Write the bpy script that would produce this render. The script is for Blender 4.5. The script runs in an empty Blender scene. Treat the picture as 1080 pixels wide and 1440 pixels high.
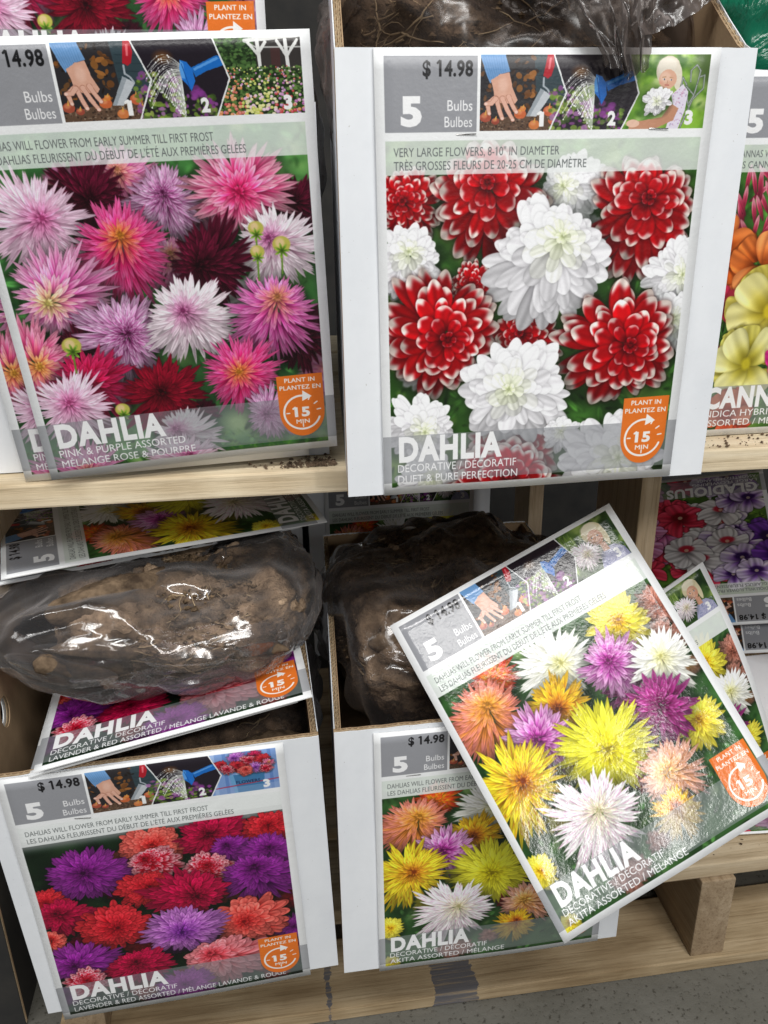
import bpy, bmesh, math, random
import numpy as np
from mathutils import Vector, Matrix, noise

random.seed(4)
scene = bpy.context.scene
COL = scene.collection
CAM_H = 0.896                      # metres from the floor to the phone

# ---------------------------------------------------------------- camera
cam_d = bpy.data.cameras.new('camera'); cam = bpy.data.objects.new('camera', cam_d); COL.objects.link(cam)
cam_d.sensor_fit = 'HORIZONTAL'; cam_d.sensor_width = 36.0; cam_d.lens = 36.0 * 1227.38 / 1080
cam_d.clip_start = .01; cam_d.clip_end = 60
Rr = ((0.98968992, -0.06735247, 0.12640218), (-0.14256319, -0.37840164, 0.91459714), (-0.01376958, -0.92318787, -0.38410227))
cam.matrix_world = Matrix(((Rr[0][0], -Rr[0][1], -Rr[0][2], 0), (Rr[1][0], -Rr[1][1], -Rr[1][2], 0), (Rr[2][0], -Rr[2][1], -Rr[2][2], CAM_H), (0, 0, 0, 1)))
scene.camera = cam

# ---------------------------------------------------------------- light: store ceiling strips, pale hall around
scene.view_settings.view_transform = 'Standard'; scene.view_settings.look = 'None'
scene.view_settings.exposure = -0.10; scene.view_settings.gamma = 1.0
wd = bpy.data.worlds.new('World'); scene.world = wd; wd.use_nodes = True
wb = wd.node_tree.nodes['Background']; wb.inputs[0].default_value = (.80, .86, .95, 1); wb.inputs[1].default_value = .16
scene.cycles.max_bounces = 8; scene.cycles.transparent_max_bounces = 24; scene.cycles.caustics_reflective = False; scene.cycles.caustics_refractive = False
def area(name, loc, target, sx, sy, power, col=(1, .985, .96)):
    l = bpy.data.lights.new(name, 'AREA'); l.shape = 'RECTANGLE'; l.size = sx; l.size_y = sy; l.energy = power; l.color = col
    o = bpy.data.objects.new(name, l); COL.objects.link(o); o.location = loc
    o.rotation_euler = (Vector(target) - Vector(loc)).to_track_quat('-Z', 'Y').to_euler(); return o
area('ceiling_light', (-.2, -.9, 3.1), (0, .5, .5), 3.6, .35, 84)
area('ceiling_light', (.9, -2.6, 3.3), (0, .6, .5), 3.6, .35, 74)
area('ceiling_light', (-2.0, -.2, 3.1), (0, .5, .5), .35, 2.6, 18)
area('ceiling_light', (2.35, -6.6, 3.1), (.3, .5, .5), .34, 2.0, 92)

def P(x, y, z): return Vector((x, y, z + CAM_H))       # coordinates measured from the lens height

# ---------------------------------------------------------------- printed artwork (flat print, computed here, no files read)
ASP = 1.305

class Canvas:
    def __init__(s, w, h, col=(1, 1, 1)):
        s.w, s.h = w, h
        s.a = np.empty((h, w, 3), np.float32); s.a[:] = col
    def box(s, x0, y0, x1, y1):
        x0 = max(0, int(x0)); y0 = max(0, int(y0)); x1 = min(s.w, int(x1) + 2); y1 = min(s.h, int(y1) + 2)
        return (x0, y0, x1, y1) if x1 > x0 and y1 > y0 else None
    def grid(s, b):
        x = np.arange(b[0], b[2], dtype=np.float32)[None, :] + .5
        y = np.arange(b[1], b[3], dtype=np.float32)[:, None] + .5
        return x, y
    def blend(s, b, m, col):
        p = s.a[b[1]:b[3], b[0]:b[2]]
        p += (np.asarray(col, np.float32) - p) * m[..., None]
    def rect(s, x0, y0, x1, y1, col, al=1.0):
        b = s.box(x0, y0, x1, y1)
        if not b: return
        x, y = s.grid(b)
        m = np.clip(x - x0 + .5, 0, 1) * np.clip(x1 - x + .5, 0, 1) * np.clip(y - y0 + .5, 0, 1) * np.clip(y1 - y + .5, 0, 1)
        s.blend(b, m * al, col)
    def blob(s, cx, cy, rx, ry, col, al=1.0, soft=1.0, rot=0.0):
        r = max(rx, ry) + soft + 1
        b = s.box(cx - r, cy - r, cx + r, cy + r)
        if not b: return
        x, y = s.grid(b); dx = x - cx; dy = y - cy
        c, n = math.cos(rot), math.sin(rot)
        d = np.sqrt(((dx * c + dy * n) / rx) ** 2 + ((-dx * n + dy * c) / ry) ** 2)
        s.blend(b, np.clip((1 - d) * min(rx, ry) / soft + .5, 0, 1) * al, col)
    def stroke(s, pts, w, col, al=1.0, w2=None, soft=1.0):
        w2 = w if w2 is None else w2
        P = np.asarray(pts, float); r = max(w, w2) / 2 + soft + 1
        b = s.box(P[:, 0].min() - r, P[:, 1].min() - r, P[:, 0].max() + r, P[:, 1].max() + r)
        if not b: return
        x, y = s.grid(b); m = None; n = len(P) - 1
        for i in range(n):
            ax, ay = P[i]; bx, by = P[i + 1]; L = (bx - ax) ** 2 + (by - ay) ** 2 + 1e-6
            t = np.clip(((x - ax) * (bx - ax) + (y - ay) * (by - ay)) / L, 0, 1)
            d = np.sqrt((x - ax - t * (bx - ax)) ** 2 + (y - ay - t * (by - ay)) ** 2)
            ww = (w + (w2 - w) * (i + t) / n) / 2
            q = np.clip((ww - d) / soft + .5, 0, 1)
            m = q if m is None else np.maximum(m, q)
        s.blend(b, m * al, col)
    def cover(s, polys, b, SS=4):
        W = (b[2] - b[0]) * SS; H = (b[3] - b[1]) * SS
        acc = np.zeros((H, W + 1), np.int32)
        for P in polys:
            P = (np.asarray(P, float) - (b[0], b[1])) * SS
            Q = np.roll(P, -1, 0)
            for (ax, ay), (bx, by) in zip(P, Q):
                if ay == by: continue
                if ay > by: ax, ay, bx, by = bx, by, ax, ay
                r0 = max(0, math.ceil(ay - .5)); r1 = min(H, math.ceil(by - .5))
                if r1 <= r0: continue
                rr = np.arange(r0, r1)
                xx = ax + (rr + .5 - ay) * (bx - ax) / (by - ay)
                xi = np.clip(np.ceil(xx - .5), 0, W).astype(int)
                acc[rr, xi] += 1
        m = (np.cumsum(acc, 1)[:, :W] & 1).astype(np.float32)
        return m.reshape(H // SS, SS, W // SS, SS).mean((1, 3))
    def poly(s, polys, col, al=1.0, blur=0):
        if not isinstance(polys[0][0], (tuple, list, np.ndarray)): polys = [polys]
        A = np.concatenate([np.asarray(p, float) for p in polys])
        g = blur * 2 + 1
        b = s.box(A[:, 0].min() - g, A[:, 1].min() - g, A[:, 0].max() + g, A[:, 1].max() + g)
        if not b: return
        m = s.cover(polys, b)
        if blur: m = blur2(m, blur)
        s.blend(b, m * al, col)
    def petal(s, bx, by, ang, L, Wd, base, tip, t0=.5, t1=.9, e=.8, bend=0., v=1., shadow=.4, streak=.06, crease=.16, edge=.14, rnd=0., fleck=0., fcol=None, tipw=.12, dark0=.58):
        ca, sa = math.cos(ang), math.sin(ang)
        ex, ey = bx + ca * L, by + sa * L; g = Wd * .8 + abs(bend) * Wd + 2
        b = s.box(min(bx, ex) - g, min(by, ey) - g, max(bx, ex) + g, max(by, ey) + g)
        if not b: return
        x, y = s.grid(b); dx = x - bx; dy = y - by
        t = (dx * ca + dy * sa) / L
        q = (-dx * sa + dy * ca) / (Wd / 2) - bend * t * t
        tc = np.clip(t, 1e-4, 1 - 1e-4)
        w = tc ** .55 * (1 - tc ** 3) ** e * 1.05
        if shadow:
            ts = np.clip(t / 1.07, 1e-4, 1 - 1e-4)
            ws = ts ** .5 * (1 - ts ** 3) ** e * 1.05 * 1.32
            ms = np.clip((ws - np.abs(q)) * 2.2, 0, 1) * ((t > 0) & (t < 1.07)) * np.clip((1.09 - t) * 9, 0, 1)
            s.blend(b, ms * shadow, np.asarray(base, np.float32) * .18)
        m = np.clip((w - np.abs(q)) * Wd / 2 + .5, 0, 1) * np.clip(t * L + .5, 0, 1) * np.clip((1 - t) * L + .5, 0, 1)
        sn = q / np.maximum(w, .05)
        k = np.clip((t - t0 + tipw * sn * sn + .05 * np.sin(q * 8 + rnd * 30)) / max(t1 - t0, .01), 0, 1); k = k * k * (3 - 2 * k)
        base = np.asarray(base, np.float32); tip = np.asarray(tip, np.float32)
        c = base + (tip - base) * k[..., None]
        if fleck and fcol is not None:
            f = np.sin(q * 9 + rnd * 40) * np.sin(t * 7 + q * 3 + rnd * 17)
            c = c + (np.asarray(fcol, np.float32) - c) * (np.clip(f * 2 - (1.6 - fleck * 2), 0, 1) * fleck)[..., None]
        sh = (dark0 + (1 - dark0) * np.clip(t / .5, 0, 1)) * (1 - crease * np.exp(-(q / .22) ** 2)) * (1 + streak * np.sin(q * 11 + rnd * 9))
        lit = (-sa * -.5 + ca * .85) * sn          # which side of the curled petal the camera flash of the print sees
        sh = sh * (1 + edge * lit) * (1 - .13 * np.clip(np.abs(sn) * 5 - 4, 0, 1)) * v
        p = s.a[b[1]:b[3], b[0]:b[2]]
        p += (np.clip(c * sh[..., None], 0, 1) - p) * m[..., None]

def blur2(m, r):
    r = max(1, int(r))
    for _ in range(2):
        for ax in (0, 1):
            p = [(0, 0)] * m.ndim; p[ax] = (r + 1, r)
            c = np.cumsum(np.pad(m, p, mode='edge'), ax, dtype=np.float64)
            n = m.shape[ax]
            hi = np.take(c, np.arange(2 * r + 1, 2 * r + 1 + n), ax); lo = np.take(c, np.arange(0, n), ax)
            m = ((hi - lo) / (2 * r + 1)).astype(np.float32)
    return m

def noise2(w, h, cell, rng):
    gw, gh = int(w / cell) + 3, int(h / cell) + 3
    g = rng.random((gh, gw)).astype(np.float32)
    x = np.arange(w) / cell; y = np.arange(h) / cell
    xi = x.astype(int); yi = y.astype(int); fx = x - xi; fy = y - yi
    fx = (fx * fx * (3 - 2 * fx))[None, :]; fy = (fy * fy * (3 - 2 * fy))[:, None]
    a = g[yi][:, xi]; b = g[yi][:, xi + 1]; c = g[yi + 1][:, xi]; d = g[yi + 1][:, xi + 1]
    return (a * (1 - fx) + b * fx) * (1 - fy) + (c * (1 - fx) + d * fx) * fy

def h3(s):
    return tuple(int(s[i:i + 2], 16) / 255 for i in (0, 2, 4))

# style: rings, petals per ring, width ratio, e (pointed 1.3 / round .5), base, tip, t0, t1, core colour, extra
ST = {
 'red':      (4, 11, 1.30, .62, 'a80c16', 'f4e2d8', .75, .94, '8e0c1a', dict(tipw=.05, dark0=.42, shadow=.42)),
 'white':    (6, 12, 1.40, .60, 'dcd9df', 'f8f6f8', .0, .7, 'e2ecb4', dict(crease=.05, shadow=.13, dark0=.86)),
 'cream':    (8, 22, 1.10, 1.1, 'e0e2b8', 'fbfaf0', .1, .7, 'e6e08a', dict(crease=.06, shadow=.17, dark0=.8)),
 'lightpink':(8, 26, .95, 1.1, 'e880b8', 'fad4e8', .0, .7, 'd85a9a', dict(shadow=.3)),
 'maroon':   (7, 20, 1.15, 1.1, '3a0a1c', '5c1630', .2, .9, '260610', dict(edge=.4)),
 'pink':     (7, 22, 1.0, 1.1, 'dd4a94', 'f8a4cc', .1, .9, 'e8a070', {}),
 'stripe':   (8, 22, 1.0, 1.0, 'a04a84', 'd9a6cb', .2, .9, '6c1c52', dict(fleck=.7, fcol=h3('efd8ea'))),
 'hotpink':  (7, 20, 1.0, 1.1, 'ea4a86', 'fcb4c8', .35, .95, 'd92a66', {}),
 'hot':      (9, 26, .95, 1.1, 'dc2a70', 'f070a8', .4, .95, 'e59a3c', {}),
 'pale':     (8, 24, 1.05, 1.0, 'f0b4d2', 'fdeaf2', .1, .7, 'b04a86', dict(shadow=.25)),
 'pinky':    (8, 22, .95, 1.1, 'e060a8', 'f8b8d8', .3, .95, 'eadb80', {}),
 'magenta':  (8, 26, .95, 1.1, 'd8489e', 'f294cc', .3, .95, 'dd9a62', {}),
 'rose':     (8, 24, .95, 1.1, 'd8467c', 'f3a0b8', .3, .95, 'f0b24a', {}),
 'darkred':  (8, 20, 1.1, 1.0, '640a1e', '8e1430', .2, .9, '35060f', {}),
 'crimson':  (6, 18, 1.1, 1.1, 'a8103c', 'd2356a', .3, .95, '6e0a24', {}),
 'purple':   (9, 22, 1.15, .8, '66106c', '9a3c9c', .2, .95, '4c0c4a', {}),
 'lav':      (9, 22, 1.15, .8, '7e2e90', 'c884cc', .2, .95, '62207a', {}),
 'coral':    (8, 15, 1.3, .5, 'c4302c', 'f0746a', .3, .95, 'a01c20', {}),
 'palecoral':(7, 16, 1.25, .6, 'e0545c', 'f0949a', .3, .95, 'b83240', {}),
 'cherry':   (9, 17, 1.25, .5, 'a01020', 'd83a44', .3, .95, '7c0c1c', {}),
 'crim':     (8, 16, 1.2, .8, '80082e', 'c01c50', .3, .95, '5e0622', {}),
 'pinktip':  (8, 16, 1.3, .6, 'b8142e', 'f0a8b0', .66, .95, '8c0c22', {}),
 'yellow':   (7, 16, 1.2, .9, 'f2cc1c', 'fff060', .1, .8, 'e09a20', dict(shadow=.25)),
 'brightyel':(9, 22, 1.1, 1.1, 'f0dc24', 'fff850', .1, .7, 'c8b418', dict(shadow=.3)),
 'yelred':   (8, 22, 1.0, 1.1, 'f4c020', 'ffe844', .1, .7, 'a8501e', dict(fleck=.45, fcol=h3('c8402a'))),
 'orangeyel':(7, 18, 1.0, 1.0, 'e98a22', 'f6c63c', .2, .8, '8c3a20', {}),
 'orangepink':(8, 24, 1.0, 1.0, 'f49a40', 'f89888', .3, .9, 'e5a03c', {}),
 'redyel':   (6, 18, 1.0, 1.1, 'efa32c', 'dd4428', .4, .9, 'e0602c', {}),
 'pinkpurple':(7, 18, 1.05, 1.0, 'b43ca0', 'ecb4de', .25, .9, '8c2474', {}),
 'whitemag': (8, 24, 1.0, 1.1, 'ebe3da', 'fbf7f4', .1, .7, 'ddd89a', dict(crease=.08, shadow=.18, dark0=.8, fleck=.5, fcol=h3('c0569c'))),
 'magwhite': (7, 16, 1.15, 1.0, '7c0f58', 'b44a92', .3, .95, '5c0a40', dict(fleck=.5, fcol=h3('e2b0d4'))),
 'peach':    (7, 20, 1.0, 1.1, 'f0a060', 'f2b8a4', .3, .9, 'e8b050', {}),
 'brownish': (6, 14, 1.1, .8, 'a86a58', 'c89080', .3, .9, '8c5444', {}),
}

def flower(cv, cx, cy, R, style, rng, tilt=None, sq=1., fade=0.):
    nr, n0, wr, e, cb, ct, t0, t1, cc, ex = ST[style]
    cb = np.array(h3(cb)); ct = np.array(h3(ct)); cc = np.array(h3(cc))
    if tilt is None: tilt = (rng.normal() * .12, -.10 + rng.normal() * .10)
    big = R > 60
    nr = nr + 3 if big else (nr if R > 26 else max(4, nr - 3))
    n0 = int(n0 * 1.38) if big else (n0 if R > 26 else max(9, int(n0 * .6)))
    wob = [rng.normal() * .05 for _ in range(3)]; wph = rng.random(3) * 6.28
    spiky = e > .95
    cv.blob(cx + R * .04, cy + R * .12, R * 1.02, R * 1.02 * sq, h3('0c140c'), .42, R * .34)
    for i in range(nr):
        f = i / (nr - 1)
        Ro = R * (1 - f) ** .85 + R * .13
        if i == 0: Ro = R
        n = max(5, int(n0 * (1 - .62 * f)))
        ox, oy = cx + tilt[0] * R * f * 1.5, cy + tilt[1] * R * f * 1.5
        a0 = rng.random() * 6.28
        k = max(0., f * 1.9 - 1.0) if f > .5 else 0
        b = cb * (1 - k) + cc * k
        t = ct * (1 - k * .7) + cc * k * .7
        if i == nr - 2: cv.blob(ox, oy, R * .10, R * .09, cc * .75, 1, R * .05)
        for j in rng.permutation(n):
            a = a0 + 6.283 * j / n + rng.normal() * .14
            stretch = 1 + .18 * (math.cos(a) * -tilt[0] + math.sin(a) * -tilt[1]) * 3 * (1 - f)
            L = Ro * (1 + sum(w_ * math.cos((q_ + 2) * a + p_) for q_, (w_, p_) in enumerate(zip(wob, wph))) * (1 - f)) * stretch * (1 + rng.normal() * (.09 if spiky else .06))
            rb = Ro * .20
            px, py = ox + math.cos(a) * rb, oy + math.sin(a) * rb * sq
            aa = math.atan2(math.sin(a) * sq, math.cos(a)); Ls = (L - rb) * math.hypot(math.cos(a), math.sin(a) * sq)
            Wd = max(2.2, wr * 6.283 * Ro * .74 / n) * (.8 + .4 * rng.random())
            up = 1.04 + .20 * (-math.sin(a)) * (1 - .7 * f) + rng.normal() * .075
            up *= .74 + .34 * min(1, f * 1.6) if style not in ('white', 'cream', 'whitemag', 'pale', 'lightpink') else .92 + .1 * f
            kw = dict(shadow=.40, crease=.16); kw.update(ex)
            cv.petal(px, py, aa + rng.normal() * .06, Ls, Wd, b, t, t0, t1, e=e, bend=rng.normal() * (.35 if spiky else .12), v=up, rnd=rng.random(), **kw)

def foliage(cv, x0, y0, x1, y1, rng, dark='1c3a1c', mid='3f6f34', lite='8cb85a', leaves=120, S=1.):
    b = cv.box(x0, y0, x1, y1); w, h = b[2] - b[0], b[3] - b[1]
    D, M, Lc = (np.array(h3(c), np.float32) for c in (dark, mid, lite))
    cv.a[b[1]:b[3], b[0]:b[2]] = (D + M) / 2
    for k in range(260):
        r = (14 + 60 * rng.random() ** 2) * S; q = rng.random()
        cc = D if q < .36 else (M if q < .78 else Lc)
        cv.blob(b[0] + rng.random() * w, b[1] + rng.random() * h, r, r * (.5 + .5 * rng.random()), cc * (.85 + .3 * rng.random()), .75, r * .9, rng.random() * 3)
    for _ in range(leaves):
        k = rng.random(); col = np.array(h3(mid)) * (.55 + .8 * k)
        L = (30 + 55 * rng.random()) * S
        cv.petal(x0 + rng.random() * (x1 - x0), y0 + rng.random() * (y1 - y0), rng.random() * 6.28, L, L * (.3 + .2 * rng.random()),
                 col, col * 1.25, .2, .9, e=.8, crease=.3, shadow=.3, rnd=rng.random(), bend=rng.normal() * .3)

# ---------------------------------------------------------------- lettering: outlines of Blender's built-in font, filled into the print
_GL = {}
def glyphs(txt, off):
    key = (txt, off)
    if key in _GL: return _GL[key]
    cu = bpy.data.curves.new('lettering_outline', 'FONT'); cu.body = txt; cu.resolution_u = 3; cu.offset = off; cu.space_character = 1.0 + off * 2.2
    ob = bpy.data.objects.new('lettering_outline', cu)
    me = ob.to_mesh()
    V = np.array([v.co[:2] for v in me.vertices]).reshape(-1, 2)
    cnt = {}
    for p in me.polygons:
        vs = p.vertices
        for i in range(len(vs)):
            a, b = vs[i], vs[(i + 1) % len(vs)]
            k = (a, b) if a < b else (b, a)
            cnt[k] = cnt.get(k, 0) + 1
    E = [k for k, c in cnt.items() if c == 1]
    ob.to_mesh_clear(); bpy.data.objects.remove(ob); bpy.data.curves.remove(cu)
    _GL[key] = (V, E)
    return _GL[key]

def text(cv, txt, x0, yb, x1, cap, col, off=0., al=1., slant=0., rot=0.):
    """x0..x1 = width taken, yb = baseline, cap = height of capitals (all in pixels)"""
    V, E = glyphs(txt, off)
    if not E: return
    H = glyphs('H', off)[0]; ch = H[:, 1].max() - H[:, 1].min()
    lo, hi = V[:, 0].min(), V[:, 0].max()
    sx = (x1 - x0) / (hi - lo); sy = cap / ch
    X = (V[:, 0] - lo) * sx + slant * V[:, 1] * sy; Y = -V[:, 1] * sy
    c, s = math.cos(rot), math.sin(rot)
    P = np.stack([x0 + X * c - Y * s, yb + X * s + Y * c], 1)
    b = cv.box(P[:, 0].min() - 1, P[:, 1].min() - 1, P[:, 0].max() + 1, P[:, 1].max() + 1)
    if not b: return
    SS = 4; W = (b[2] - b[0]) * SS; Hh = (b[3] - b[1]) * SS
    acc = np.zeros((Hh, W + 1), np.int32); Q = (P - (b[0], b[1])) * SS
    for i, j in E:
        ax, ay = Q[i]; bx, by = Q[j]
        if ay > by: ax, ay, bx, by = bx, by, ax, ay
        r0 = max(0, math.ceil(ay - .5)); r1 = min(Hh, math.ceil(by - .5))
        for r in range(r0, r1):
            xx = ax + (r + .5 - ay) * (bx - ax) / (by - ay)
            acc[r, min(W, max(0, math.ceil(xx - .5)))] += 1
    m = (np.cumsum(acc, 1)[:, :W] & 1).astype(np.float32).reshape(Hh // SS, SS, W // SS, SS).mean((1, 3))
    cv.blend(b, m * al, col)
    bar, ot = glyphs('1', off)[0], glyphs('o', 0.)[0]
    for i, ch_ in enumerate(txt):
        if ch_ != '1' or slant or rot: continue
        xr = x0 + (glyphs(txt[:i + 1], off)[0][:, 0].max() - lo) * sx; bw = (bar[:, 0].max() - bar[:, 0].min()) * sx
        cv.stroke([(xr - bw * .75, yb - cap * .93), (xr - bw - cap * .10, yb - cap * .80)], max(1.2, cap * (.07 + off * 2.2)), col, al)

# ---------------------------------------------------------------- the small step-by-step pictures along the top of every card
def thumbs(card, kind, rng):
    K = 1.15                                           # art board: 1080 x 413 units, strip drawn then pasted
    w, h = int(1030 * .62), int(337 * .62); s = .62
    T = Canvas(w, h, h3('2c2a2c'))
    def u(*p): return [((a - 20) * s, (b - 48) * s) for a, b in p]
    def B(x, y, rx, ry, c, al=1., soft=1., rot=0.): T.blob((x - 20) * s, (y - 48) * s, rx * s, ry * s, h3(c), al, max(.8, soft * s), rot)
    def Sx(pts, wd, c, al=1., w2=None): T.stroke(u(*pts), wd * s, h3(c), al, None if w2 is None else w2 * s)
    # -- step 1: a hand setting bulbs
    T.poly(u((255, 48), (420, 48), (420, 300), (270, 240)), h3('34444a'))
    for k in range(6): Sx([(270, 70 + k * 34), (400, 78 + k * 34)], 3, '28363c')
    for k in range(90):
        x, y = 20 + rng.random() * 250, 55 + rng.random() * 240
        if rng.random() < .6: B(x, y, 6 + 10 * rng.random(), 4 + 6 * rng.random(), ['5c3a20', '8a5526', '3c2a20', '6e4a2a', '241c18'][rng.integers(5)], .9, 1, rng.random() * 3)
    for k in range(7): B(175 + rng.random() * 80, 120 + rng.random() * 110, 12 + 12 * rng.random(), 8 + 8 * rng.random(), ['8a5a2c', 'a36a34', '6e4524'][k % 3], .95, 1, rng.random() * 3)
    T.poly(u((20, 350), (120, 325), (260, 300), (420, 310), (420, 400), (20, 400)), h3('5e4838'))
    for k in range(260):
        x = 20 + rng.random() * 400; y = 325 + rng.random() * 65
        B(x, y, 2 + 4 * rng.random(), 2 + 3 * rng.random(), ['7a6250', '40302a', '96806c', '30241e', '6a5040'][rng.integers(5)], .8)
    T.poly(u((288, 195), (336, 225), (272, 322), (228, 318)), h3('c3c8cc')); T.poly(u((288, 195), (305, 205), (245, 318), (228, 318)), h3('9aa2a8'))
    Sx([(300, 150), (300, 185), (320, 200), (332, 222)], 8, 'aab2b8')
    T.poly(u((312, 48), (340, 48), (345, 95), (333, 140), (318, 152), (297, 140)), h3('b3202e')); T.poly(u((322, 60), (332, 60), (326, 110), (318, 110)), h3('e07078'))
    for x, y, r, c in ((200, 308, 27, 'c9663a'), (265, 358, 25, 'cf7a44'), (330, 296, 27, 'c4603c'), (45, 322, 26, 'a8503c'), (90, 340, 18, '9c4a3a'), (350, 340, 22, 'c96a48'), (212, 285, 14, 'd8803c')):
        B(x, y, r, r * .85, c); B(x - r * .2, y - r * .25, r * .5, r * .4, 'e59a6a', .6, 6)
        Sx([(x, y - r * .5), (x + 3, y - r * 1.25)], 9, 'd9a050', 1, 3)
    T.poly(u((20, 48), (128, 48), (150, 122), (104, 132), (62, 172), (48, 140), (20, 60)), h3('6f9bca'))
    for k in range(9): Sx([(30 + k * 11, 55), (60 + k * 9, 150)], 2.5, '4f7fb2', .6)
    T.poly(u((66, 158), (106, 132), (146, 124), (162, 190), (186, 246), (176, 262), (118, 262), (84, 246), (78, 200)), h3('dba890'))
    for a in ([(92, 240), (104, 285), (120, 328)], [(118, 238), (142, 290), (168, 335)], [(146, 232), (164, 270), (182, 300)], [(86, 236), (52, 262), (62, 306)], [(88, 240), (70, 262), (46, 262)]):
        Sx(a, 24, '9c6450', .8, 19); Sx(a, 20, 'e2b09a', 1, 15); B(a[-1][0], a[-1][1], 7, 6, 'f2cfc0', .9)
    B(120, 180, 20, 34, 'edc4b0', .6, 16)
    # -- step 2: watering rose
    T.poly(u((340, 48), (680, 48), (735, 220), (660, 400), (330, 400), (405, 215)), h3('241e26'))
    B(465, 120, 30, 22, '7a4a20', .8, 30)
    for k in range(150):
        x = 335 + rng.random() * 190; y = 190 + rng.random() * 200
        if x + y * .2 < 380: continue
        B(x, y, 5 + 12 * rng.random(), 5 + 10 * rng.random(), ['7c9a3c', 'a8bc58', '54702c', 'b078b0', '8c4c8e', '3c5424'][rng.integers(6)], .8, 4)
    for k in range(60):
        x = 520 + rng.random() * 150; y = 290 + rng.random() * 100
        B(x, y, 5 + 9 * rng.random(), 5 + 8 * rng.random(), ['7c9a3c', '58762c', '883c8c', 'a055a4', '3c5424'][rng.integers(5)], .8, 4)
    for k in range(8): B(570 + rng.random() * 50, 255 + rng.random() * 60, 16, 14, '8c3c92', .6, 6)
    for k in range(46):
        a = k / 45; ex, ey = 385 + a * 145, 190 + a * 190 + rng.random() * 14
        if k < 12: ex, ey = 385 + rng.random() * 30, 160 + k * 16
        sx_, sy_ = 532, 150 + a * 110
        pts = [(sx_ + (ex - sx_) * t, sy_ + (ey - sy_) * t - 46 * (1 - a) * math.sin(3.14 * t) ** 1.0) for t in np.linspace(0, 1, 7)]
        Sx(pts, 2.6, 'e4e8e0', .75)
        for _ in range(4):
            q = pts[rng.integers(2, 7)]; B(q[0], q[1], 2.6, 4, 'ffffff', .8)
    T.poly(u((578, 168), (690, 118), (728, 130), (722, 160), (640, 185), (592, 210)), h3('1d6cc0')); T.poly(u((585, 172), (690, 125), (700, 133), (590, 182)), h3('5a9ee4'))
    T.poly(u((535, 134), (560, 142), (582, 172), (588, 226), (568, 270), (552, 240), (532, 215), (528, 170)), h3('2272cc')); T.poly(u((535, 134), (548, 150), (548, 215), (532, 212), (528, 170)), h3('5ba2e8'))
    T.stroke(u((540, 150), (562, 262)), 4 * s, h3('164f98'), .8)
    # -- step 3
    P3 = u((680, 48), (1050, 48), (1050, 400), (660, 400), (735, 220))
    b3 = T.box(655 * s - 14, 0, w, h); keep = T.a.copy()
    if kind == 'sitting':
        foliage(T, 635 * s, 0, w, h, rng, '3c6a20', '86b43c', 'd8ea9c', 0, .5)
        T.poly(u((980, 48), (1050, 48), (1050, 200), (1000, 150)), h3('4a6034'), .9, 10)
        for p in ([(985, 330), (960, 250), (950, 180), (930, 150), (925, 200)], [(940, 380), (985, 250), (1030, 200), (1030, 140), (1005, 150), (990, 230)], [(1000, 180), (1010, 120), (990, 95), (965, 120), (968, 170)], [(950, 190), (990, 230), (970, 270)]):
            Sx(p, 9, '5c665c'); Sx(p, 4, 'a6b0a4')
        T.poly(u((885, 228), (935, 180), (962, 215), (955, 300), (930, 385), (872, 385), (900, 290)), h3('e4dcea'))
        for k in range(70): B(885 + rng.random() * 70, 200 + rng.random() * 170, 3, 3, ['b48cb8', '9c8cb0', 'cf9ab0'][k % 3], .7)
        B(862, 120, 56, 66, 'd9cdb8'); B(855, 100, 46, 40, 'ece4d4', .8, 12); B(908, 150, 18, 56, 'e6dcc8'); B(862, 158, 40, 44, 'dfae92'); B(850, 150, 24, 24, 'edc6ae', .8, 10)
        B(845, 158, 6, 4.5, 'f2e8e2'); B(877, 161, 6, 4.5, 'f2e8e2'); B(846, 158, 3.6, 4, '3a4450'); B(878, 161, 3.6, 4, '3a4450'); Sx([(837, 149), (853, 147)], 3, 'b08a60'); Sx([(870, 149), (886, 152)], 3, 'b08a60'); Sx([(852, 184), (868, 185)], 4, 'b8605a'); B(832, 172, 9, 7, 'e8a08c', .5, 6); Sx([(862, 165), (860, 178)], 3, 'c08a72')
        T.poly(u((888, 268), (925, 290), (905, 345), (820, 385), (700, 385), (705, 350), (760, 345), (850, 330)), h3('c48e70')); B(718, 358, 30, 18, 'e8c0a8')
        flower(T, (820 - 20) * s, (255 - 48) * s, 68 * s, 'white', rng)
    elif kind == 'smiling':
        foliage(T, 635 * s, 0, w, h, rng, '1e3418', '3c5a28', '9cb060', 0, .5)
        for k in range(40):
            x = 690 + rng.random() * 90; Sx([(x, 60 + rng.random() * 80), (x + rng.normal() * 14, 230 + rng.random() * 120)], 5, ['7c9c3c', 'b4c87c', '4c6c28'][k % 3], .6)
        T.poly(u((850, 390), (880, 290), (930, 262), (985, 270), (1035, 320), (1050, 400)), h3('a8a8c4'))
        for k in range(90): B(870 + rng.random() * 170, 285 + rng.random() * 110, 5, 4, ['8890b4', 'd4d4e4', '7078a0'][k % 3], .6)
        T.poly(u((905, 230), (945, 225), (950, 290), (905, 285)), h3('cf9c80'))
        B(905, 140, 72, 78, 'dcd0a8'); B(895, 100, 54, 36, 'f2ead0', .8, 12); B(965, 190, 18, 70, 'e4d8b0'); B(905, 176, 47, 58, 'd8a084'); B(895, 170, 34, 40, 'e8bca0', .8, 12)
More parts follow.
